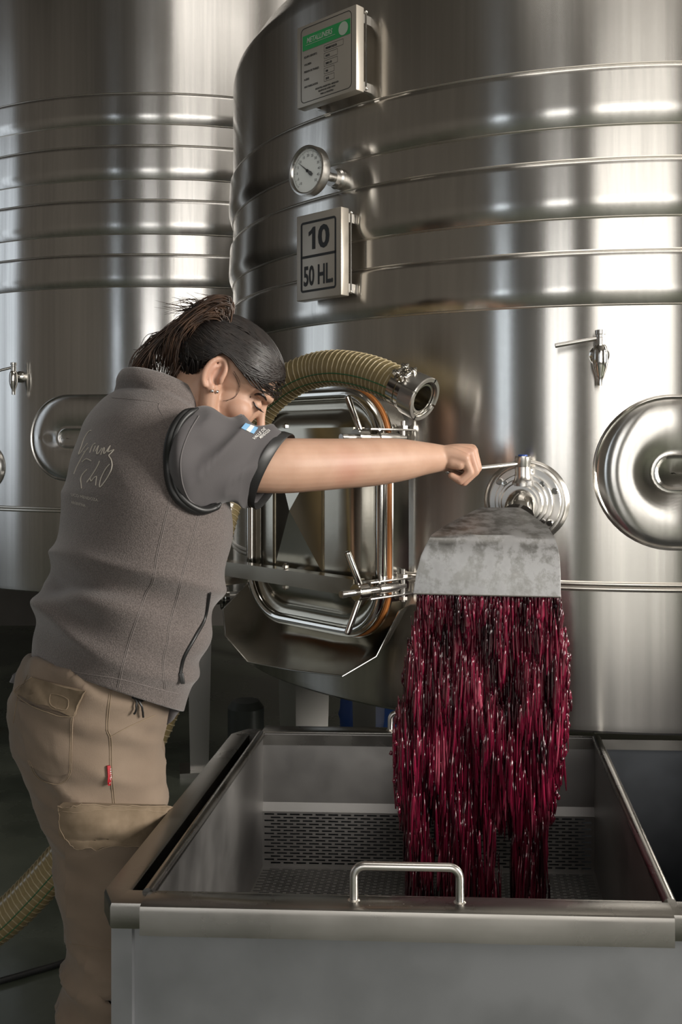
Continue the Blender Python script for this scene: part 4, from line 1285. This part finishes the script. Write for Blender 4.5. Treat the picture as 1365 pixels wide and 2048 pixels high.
_t = trousers(); TRB = bvh(_t)
trou = link('cargo_trousers', _t, M['canvas'], woman)
prop(trou, 'khaki canvas cargo trousers')
pk = patch('back_pocket', TRB, [(38, 1402), (147, 1434), (142, 1552), (62, 1548)], M['canvas'], trou, .0028, 18,
           lambda u, v: (u, v * (1 - .10 * abs(2 * u - 1.25) ** 1.5)))
bf = patch('pocket_flap', TRB, [(70, 1356), (172, 1381), (148, 1434), (36, 1388)], M['flap'], trou, .0075, 12)
prop(bf, 'worn back pocket flap')
seam('flap_edge', TRB, [(70, 1356), (52, 1370), (36, 1388), (60, 1405), (105, 1424), (148, 1434), (160, 1408), (172, 1381)], M['canvas_thread'], bf, r=.0008, off=.0078)
seam('flap_stitch', TRB, [(108, 1388), (140, 1396), (136, 1420), (106, 1412), (108, 1388)], M['canvas_thread'], bf, r=.0007, off=.0078, n=60)
seam('pocket_stitch', TRB, [(147, 1436), (144, 1500), (142, 1546), (118, 1568), (80, 1553), (62, 1520)], M['canvas_thread'], trou, r=.0006, off=.0028, double=-3)
def cargo_cut(u, v):
    r = .30
    if v > 1 - r and u < r: 
        u = u + (v - (1 - r)) * .72 * (1 - u / r) * (r / .30) * .85
    return u, v
cg = patch('cargo_flap', TRB, [(127, 1604), (331, 1609), (329, 1688), (130, 1690)], M['flap'], trou, .014, 16, cargo_cut)
patch('cargo_pocket', TRB, [(136, 1650), (331, 1650), (322, 1835), (140, 1830)], M['canvas'], trou, .009, 16)
seam('flap_edge', TRB, [(129, 1605), (200, 1606), (327, 1610)], M['canvas_thread'], cg, r=.0008, off=.0140)
seam('flap_stitch', TRB, [(132, 1616), (200, 1617), (327, 1621)], M['canvas_thread'], cg, r=.0005, off=.0140)
seam('flap_hem', TRB, [(128, 1606), (131, 1650), (150, 1679), (175, 1689), (240, 1689), (326, 1687)], M['canvas_thread'], cg, r=.0007, off=.0140)
seam('side_seam', TRB, [(219, 1384), (214, 1430), (213, 1460), (219, 1478), (220, 1534), (226, 1606)], M['canvas_thread'], trou, r=.0007, off=.0004, double=4)
seam('hand_pocket', TRB, [(220, 1474), (260, 1452), (310, 1430)], M['canvas_thread'], trou, r=.0008, off=.0006)
seam('seat_seam', TRB, [(56, 1350), (36, 1395), (27, 1446)], M['canvas_thread'], trou, r=.0007, off=.0004)
seam('knee_seam', TRB, [(144, 1888), (200, 1897), (262, 1905)], M['canvas_thread'], trou, r=.0006, off=.0004)
tg = patch('red_tag', TRB, [(213, 1531), (219, 1530), (222, 1566), (216, 1567)], plain('red_tag', (.34, .008, .015), .6), trou, .005, 5)
m = MB()
for k in range(6):
    a = on(TRB, 217.6, 1537 + k * 5, .0056); b = on(TRB, 220.4, 1536.6 + k * 5, .0056)
    if a and b: m.tube([a, b], .0006, 5)
    a2 = on(TRB, 219, 1534.5 + k * 5, .0056); b2 = on(TRB, 219.3, 1538 + k * 5, .0056)
    if a2 and b2 and k % 2: m.tube([a2, b2], .0005, 5)
m.build('tag_lettering', plain('tag_print', (.6, .55, .52), .7), tg)
m = MB()
for ln in ([(262, 1392), (270, 1405), (266, 1424)], [(272, 1398), (280, 1412), (284, 1430)], [(262, 1396), (278, 1402), (288, 1396)]):
    m.tube(drape(TRB, ln, 12, .006), .0018, 6)
m.build('hem_drawcord', M['rubber'], vesto)
m = MB()
# shoes
for c in (P(225, 2345, 1.69), P(190, 2230, 1.93)):
    b_ = Vector((c.x, c.y, 0)); rows = []
    for t, w, h in ((-.09, .025, .05), (-.075, .036, .075), (-.02, .040, .085), (.05, .044, .07), (.11, .048, .05), (.155, .040, .035), (.175, .02, .02)):
        q = b_ + VF * t; rows.append([q + VR * (w * math.cos(a)) + ZV * (.004 + h * (.5 + .5 * math.sin(a))) for a in [2 * PI * k / 20 for k in range(20)]])
    mm = MB(); mm.grid(rows, True, True, True)
    link('work_shoe', smooth(evaluated(mm.mesh('shoe', None), [('SUBSURF', dict(levels=1))])), plain('dark_leather', (.02, .016, .013), .5), woman)

# ---------------------------------------------------------------- hair
hm = NT('dark_hair'); _n = hm.noise(60, 3)
hm.set(Base_Color=hm.ramp(_n, [(0.3, (.006, .0045, .004)), (0.7, (.016, .011, .009))]), Roughness=.42, Specular_IOR_Level=.5); M['hair'] = hm.m
M['hair_under'] = plain('hair_underlayer', (.006, .0045, .004), .8, Specular_IOR_Level=.15)
hb = NT('brown_hair'); _n = hb.noise(45, 3)
hb.set(Base_Color=hb.ramp(_n, [(0.3, (.016, .009, .006)), (0.7, (.075, .038, .021))]), Roughness=.4, Specular_IOR_Level=.5); M['hair_brown'] = hb.m

CH = (-.008, 0, .014); RH = (.1055, .0825, .0815)
def Hs(th, ph, k=1.0):
    """skull-shaped surface: th from the front over the crown, ph sideways"""
    f = math.cos(th) * math.cos(ph); u = math.sin(th) * math.cos(ph); r = math.sin(ph)
    return (CH[0] + RH[0] * k * f, CH[1] + RH[1] * k * r, CH[2] + RH[2] * k * u)
def hairline(f, r=0):
    pts = [(-.12, -.085), (-.075, -.082), (-.050, -.062), (-.042, -.030), (-.034, .014), (-.010, .015), (.008, .009), (.022, .004), (.042, .011), (.062, .030), (.077, .048), (.090, .066), (.12, .08)]
    for (a, b), (c, d) in zip(pts, pts[1:]):
        if f <= c: return b + (d - b) * (f - a) / (c - a)
    return .06
def hair():
    m = MB(); NT_, NP = 90, 72; V = {}; vs = []; fs = []
    idx = [[None] * (NP + 1) for _ in range(NT_ + 1)]
    for i in range(NT_ + 1):
        for j in range(NP + 1):
            th = -PI + 2 * PI * i / NT_; ph = -PI / 2 + PI * j / NP
            q = Hs(th, ph); k = 1 + .012 * noise.noise(Vector((q[0] * 30, q[1] * 30, q[2] * 30)))
            q = Hs(th, ph, k)
            idx[i][j] = len(vs); vs.append((q, H(*q)))
    for i in range(NT_):
        for j in range(NP):
            f = (idx[i][j], idx[i][j + 1], idx[i + 1][j + 1], idx[i + 1][j])
            if all(vs[a][0][2] > hairline(vs[a][0][0]) for a in f): fs.append(f)
    m.add([v[1] for v in vs], fs)
    me = m.mesh('cap', None)
    bm = bmesh.new(); bm.from_mesh(me); bmesh.ops.delete(bm, geom=[v for v in bm.verts if not v.link_faces], context='VERTS'); bmesh.ops.remove_doubles(bm, verts=bm.verts[:], dist=.0002); bm.to_mesh(me); bm.free()
    me = solid(me, .004, 1); me.transform(Matrix.Identity(4)); smooth(me)
    ho = link('hair', me, M['hair_under'], woman)
    prop(ho, 'dark hair pinned up')
    # combed strands from the hairline to the clip
    rnd = random.Random(5); m = MB()
    G = Vector((-.098, 0, .010))
    def proj(q, k):
        d = Vector(((q[0] - CH[0]) / RH[0], (q[1] - CH[1]) / RH[1], (q[2] - CH[2]) / RH[2])).normalized() * k
        return Vector((CH[0] + RH[0] * d.x, CH[1] + RH[1] * d.y, CH[2] + RH[2] * d.z))
    for s in range(1500):
        side = 1 if rnd.random() < .72 else -1
        # start on the hairline
        f0 = rnd.choice([rnd.uniform(-.09, .098), rnd.uniform(.02, .098)]); u0 = hairline(f0) + rnd.uniform(.001, .008)
        x = (f0 - CH[0]) / RH[0]; z = (u0 - CH[2]) / RH[2]; rem = 1 - x * x - z * z
        if rem < .0:
            u0 = rnd.uniform(.02, .07); z = (u0 - CH[2]) / RH[2]; x = math.sqrt(max(0, 1 - z * z)); x *= rnd.uniform(.75, .98); rem = max(0, 1 - x * x - z * z); f0 = CH[0] + RH[0] * x
        r0 = CH[1] + RH[1] * math.sqrt(max(rem, 0)) * side * (1 if rnd.random() < .75 else rnd.random())
        if s % 5 < 2:
            r0 = rnd.uniform(-.066, .066); u0 = rnd.uniform(.030, .066); zz = (u0 - CH[2]) / RH[2]; f0 = CH[0] + RH[0] * math.sqrt(max(.02, 1 - zz * zz - (r0 / RH[1]) ** 2)) * rnd.choice([1, 1, rnd.uniform(.2, 1)]); side = 1 if r0 > 0 else -1
            if u0 < hairline(f0) + .004: continue
        a = Vector((f0, r0, u0)); e = G + Vector((rnd.uniform(-.01, .01), side * rnd.uniform(0, .022), rnd.uniform(-.03, .035)))
        k0 = 1.056 + rnd.uniform(0, .022); pts = []
        sag = rnd.uniform(-.010, .012); fz = rnd.uniform(.001, .010); fl_ = [fz] * 15
        for i in range(15):
            t = i / 14; q = a.lerp(e, t); q.y = r0 * (1 - t) + e.y * t + side * (.006 if s % 5 < 2 else .035) * math.sin(PI * t); q.z += (.045 * math.sin(PI * t) if s % 5 < 2 else 0); q.z += sag * math.sin(PI * t)
            if q.x > -.052: q.z = max(q.z, fl_[min(14, i)] + hairline(q.x))
            pts.append(H(*proj(q, k0 + .008 * math.sin(PI * t) + .010 * t)))
        w = rnd.uniform(.0007, .0017)
        m.tube(pts, [w * (.35 + .65 * math.sin(PI * min(1, .15 + .85 * i / 14)) ** .5) for i in range(15)], 6)
    m.build('combed_strands', M['hair'], ho, ang=180, fix=False)
    # the twisted updo and its loose ends
    m = MB(); m2 = MB()
    cur = [0, 0, 0]
    def pj(x, y, s, dj=.022): return P(x + cur[0] * s + rnd.gauss(0, s * .18), y + cur[1] * s + rnd.gauss(0, s * .18), HD - .005 + cur[2] * dj + rnd.gauss(0, .002))
    def lock(ctrl, w, n, tail):
        pp = spline([tuple(z) for z in ctrl], n)
        m.tube([Vector(z) for z in pp], [w * (.5 + .5 * min(1, i / 3)) * (1 - tail * (i / (n - 1)) ** 2) for i in range(n)], 5)
    def new(): cur[:] = [max(-2, min(2, rnd.gauss(0, 1))) for _ in range(3)]
    for s in range(760):
        new(); f = rnd.random()
        lock([pj(430, 676, 12), pj(424 + 30 * f, 642 - 32 * f, 7, .026), pj(385 + 32 * f, 648 - 40 * f, 7, .030), pj(345 + 28 * f, 682 - 36 * f, 9, .030), pj(334 + 30 * f, 738 - 40 * f, 10, .025)], rnd.uniform(.0007, .0022), 15, .8)
    for s in range(230):
        new(); f = rnd.random(); g = rnd.random()
        lock([pj(395, 640, 9), pj(345 + 22 * f, 664 - 22 * f, 5), pj(302 + 30 * f, 700 - 36 * f, 5), pj(270 + 48 * g, 738 - 28 * f, 6), pj(259 + 58 * g, 760 - 14 * f, 5, .015)], rnd.uniform(.0005, .0017), 17, .9)
    for s in range(130):
        new(); f = rnd.random()
        lock([pj(388, 690, 9), pj(362, 720, 7), pj(338 + 20 * f, 760, 4), pj(327 + 18 * f, 778, 4, .012)], rnd.uniform(.0008, .0022), 13, .7)
    new()
    m.sphere(P(415, 640, HD), .034, .032, .026, 14); m.sphere(P(385, 660, HD), .034, .030, .032, 14); m.sphere(P(372, 690, HD), .022, .024, .040, 12)
    for s in range(70):
        a = pj(rnd.uniform(385, 450), rnd.uniform(612, 640), 5); b = pj(rnd.uniform(355, 440), rnd.uniform(600, 630), 5); c = b + Vector((rnd.uniform(-.05, -.005), rnd.uniform(-.01, .01), rnd.uniform(-.015, .012)))
        pp = spline([tuple(z) for z in (a, b, c)], 9); m.tube([Vector(z) for z in pp], [.0008 * (1 - .8 * i / 8) for i in range(9)], 4)
    for s in range(26):
        a = pj(330, 670, 10); b = pj(rnd.uniform(285, 315), rnd.uniform(670, 700), 5); c = pj(rnd.uniform(262, 300), rnd.uniform(700, 750), 4)
        pp = spline([tuple(z) for z in (a, b, c)], 10); m.tube([Vector(z) for z in pp], [.0008 * (1 - .7 * i / 9) for i in range(10)], 4)
    m.build('updo', M['hair_brown'], ho, ang=180, fix=False)
    # fine wisps by the ear and forehead
    m = MB()
    W = [[(468, 742), (480, 765), (474, 790), (452, 803)], [(470, 748), (478, 770), (470, 795), (446, 802)], [(540, 748), (548, 756), (551, 764)], [(466, 745), (474, 760), (480, 775)]]
    for w in W:
        pts = []
        for q in spline(w, 14):
            pts.append(on(BODB, q[0], q[1], .0012))
        pts = [p for p in pts if p]
        if len(pts) > 3: m.tube(pts, .0003, 4)
    prop(m.build('loose_wisps', M['hair'], ho, ang=180), kind='stuff')
_bm = woman.data.copy(); _bm.transform(Matrix.Translation(LOC)); BODB = bvh(_bm)
hair()
def clip():
    m = MB()
    c = lambda x, y, d: P(x, y, HD + d)
    for pts in ([(392, 676, -.055), (402, 688, -.068), (398, 704, -.070), (386, 714, -.062)], [(372, 680, -.045), (378, 700, -.060), (388, 716, -.062)], [(360, 672, -.03), (358, 695, -.045), (370, 722, -.045)]):
        ps = [Vector(z) for z in spline([tuple(c(*p)) for p in pts], 16)]
        m.tube(ps, [.0045 + .0035 * math.sin(PI * i / 15) for i in range(16)], 10)
    m.tube([Vector(z) for z in spline([tuple(c(*p)) for p in ((358, 690, -.046), (378, 686, -.062), (398, 684, -.066))], 10)], .005, 10)
    prop(m.build('hair_claw_clip', plain('black_plastic', (.010, .010, .011), .22), woman, ang=80), 'glossy black claw clip')
clip()
def face():
    m = MB(); m.tube(drape(BODB, [(511, 789), (521, 788), (529, 793), (533, 800)], 12, .0008), [.0010 + .0016 * math.sin(PI * min(1, .15 + i / 13)) for i in range(12)][:len(drape(BODB, [(511, 789), (521, 788), (529, 793), (533, 800)], 12, .0008))], 6)
    m.build('eyebrow', M['hair'], woman)
    p = drape(BODB, [(507, 803), (511, 811), (517, 817), (521, 818)], 12, .0006)
    m = MB(); m.tube(p, [.0007 + .0010 * math.sin(PI * i / max(1, len(p) - 1)) for i in range(len(p))], 6)
    for i in range(3, len(p)):
        m.tube([p[i], p[i] + Vector((.003, -.002, -.004)), p[i] + Vector((.007, -.003, -.006))], [.0006, .0004, .0002], 4)
    m.build('eyelashes', M['hair'], woman)
    for x, y in ((424, 781), (433, 783)):
        q = on(BODB, x, y, .002)
        if q: MB().sphere(q, .0034, n=8).build('earring', M['polish'], woman)
    q = on(BODB, 501, 794, .0003)
    if q: MB().sphere(q, .0014, n=6).build('mole', plain('mole', (.10, .04, .025), .6), woman)
face()
# ================================================================ red pomace pouring from the chute
pm_ = NT('red_pomace'); _at = pm_.n('ShaderNodeAttribute'); _at.attribute_name = 'tone'
pm_.set(Base_Color=pm_.ramp(_at.outputs['Fac'], [(0.0, (.018, .0008, .004)), (0.45, (.105, .004, .018)), (0.8, (.22, .010, .040)), (1.0, (.34, .06, .10))]), Roughness=.15, Specular_IOR_Level=.7, Coat_Weight=.5, Coat_Roughness=.12)
M['pomace'] = pm_.m

def stream():
    rnd = random.Random(11); nr = np.random.default_rng(11)
    # edges of the fall, photo columns by row
    ys = [1178, 1200, 1250, 1300, 1340, 1400, 1450, 1500, 1560, 1620, 1700, 1800, 1880]
    le = [834, 836, 838, 826, 815, 812, 800, 794, 796, 806, 812, 818, 822]
    ri = [1122, 1120, 1124, 1130, 1132, 1134, 1130, 1122, 1112, 1102, 1098, 1096, 1094]
    de = [1.772, 1.775, 1.78, 1.785, 1.79, 1.79, 1.795, 1.80, 1.80, 1.80, 1.80, 1.80, 1.80]
    V = []; F = []; T = []
    def blob(c, w, l, d, tone, lean):
        o = len(V); n = 6; rings = 5
        tw = rnd.uniform(0, PI)
        for i in range(rings):
            t = i / (rings - 1); z = (t - .5) * 2
            r = (math.sin(PI * (.08 + .84 * t)) ** .8) * (1.0 - .35 * z * -1 * .5)
            for k in range(n):
                a = tw + 2 * PI * k / n
                j = 1 + rnd.uniform(-.3, .3)
                V.append((c[0] + math.cos(a) * w * r * j + lean * z * l, c[1] + math.sin(a) * d * r * j, c[2] - z * l)); T.append(tone)
        for i in range(rings - 1):
            for k in range(n):
                F.append((o + i * n + k, o + i * n + (k + 1) % n, o + (i + 1) * n + (k + 1) % n, o + (i + 1) * n + k))
        F.append(tuple(o + k for k in range(n - 1, -1, -1))); F.append(tuple(o + (rings - 1) * n + k for k in range(n)))
    def dens(f, y):
        """share of places filled: full at the top, splitting into tongues towards the basket"""
        if y < 1520: return 1.0
        g = min(1, (y - 1520) / 110)
        tong = max(math.exp(-((f - .08) / .06) ** 4) * .9, math.exp(-((f - .37) / .11) ** 4), .10 * math.exp(-((f - .57) / .06) ** 2), math.exp(-((f - .87) / .09) ** 4))
        return (1 - g) + g * tong
    def relief(x, y):
        return noise.noise(Vector((x * .020, y * .0075, 2.0))) * .7 + noise.noise(Vector((x * .05, y * .018, 9.0))) * .35
    def tone_at(x, y):
        return noise.noise(Vector((x * .030, y * .009, 8.0))) + .5 * noise.noise(Vector((x * .09, y * .02, 4.0)))
    for s in range(1000):
        y = 1195 + (rnd.random() ** 1.1) * 680; f = rnd.random()
        if rnd.random() > dens(f, y): continue
        l = np.interp(y, ys, le); r = np.interp(y, ys, ri); x = l + 12 + (r - l - 24) * f
        fall = (y - 1180) / 700
        D = np.interp(y, ys, de) + .018 - .044 * relief(x, y) * min(1, fall * 5 + .2) + rnd.gauss(0, .006)
        hl = rnd.uniform(.030, .060) * (1 + .5 * fall) * min(1, .35 + fall * 3)
        yy = max(y, 1190 + hl / 1.8 * FPX * 1.0)
        blob(P(x, yy, D), rnd.uniform(.005, .012) * (1 if y < 1560 else .6), hl, rnd.uniform(.005, .010), min(1, max(0, .36 + tone_at(x, y) * .55 + rnd.uniform(-.10, .10))), rnd.uniform(-.05, .05))
    for s in range(14000):
        y = 1190 + (rnd.random() ** 1.05) * 680; f = rnd.betavariate(.9, .9)
        if rnd.random() > dens(f, y): continue
        l = np.interp(y, ys, le); r = np.interp(y, ys, ri)
        x = l + (r - l) * f + rnd.gauss(0, 3.0 if y > 1250 else 1.0)
        fall = (y - 1180) / 700
        x += 8 * noise.noise(Vector((y * .02, 5.0, 1.0))) * (1 if y > 1230 else 0)
        D = np.interp(y, ys, de) - .008 - .048 * relief(x, y) * min(1, fall * 5 + .2) + rnd.gauss(0, .010 + .012 * fall)
        hl = rnd.uniform(.010, .034) * (1 + 1.4 * fall) * min(1, .5 + fall * 4)
        yy = max(y, 1184 + hl / 1.8 * FPX)
        tone = .40 + .80 * tone_at(x, y) + rnd.uniform(-.18, .18) + (.35 if rnd.random() < .05 else 0)
        blob(P(x, yy, D), rnd.uniform(.0010, .0030) * (1.5 if rnd.random() < .2 else 1), hl, rnd.uniform(.0009, .0022), min(1, max(0, tone)), rnd.uniform(-.08, .08))
    # a few skins thrown clear of the edges
    for s in range(160):
        y = rnd.uniform(1260, 1640); side = rnd.choice((0, 1)); l = np.interp(y, ys, le); r = np.interp(y, ys, ri)
        x = (l - abs(rnd.gauss(0, 5)) - 2) if side == 0 else (r + abs(rnd.gauss(0, 5)) + 1)
        blob(P(x, y, 1.79 + rnd.gauss(0, .02)), rnd.uniform(.0015, .0045), rnd.uniform(.004, .012), .003, rnd.uniform(.1, .6), 0)
    # heap on the basket floor
    zf = RIM - .275
    for s in range(900):
        a = rnd.random() * 2 * PI; rr = math.sqrt(rnd.random()); cx, cy = .345 - .06, 1.80
        c = (cx + .17 * rr * math.cos(a), cy + .085 * rr * math.sin(a), zf + .006 + .045 * (1 - rr) * rnd.random())
        blob(c, rnd.uniform(.005, .012), rnd.uniform(.004, .008), rnd.uniform(.005, .012), rnd.uniform(.05, .5), 0)
    me = bpy.data.meshes.new('pomace'); me.from_pydata(V, [], F)
    at = me.attributes.new('tone', 'FLOAT', 'POINT'); at.data.foreach_set('value', np.array(T, dtype=np.float32))
    smooth(me)
    o = link('pomace_fall', me, M['pomace'], origin=(.36, 1.8, zf))
    prop(o, 'dark red grape pomace falling from the chute into the basket', 'pomace', kind='stuff')
stream()
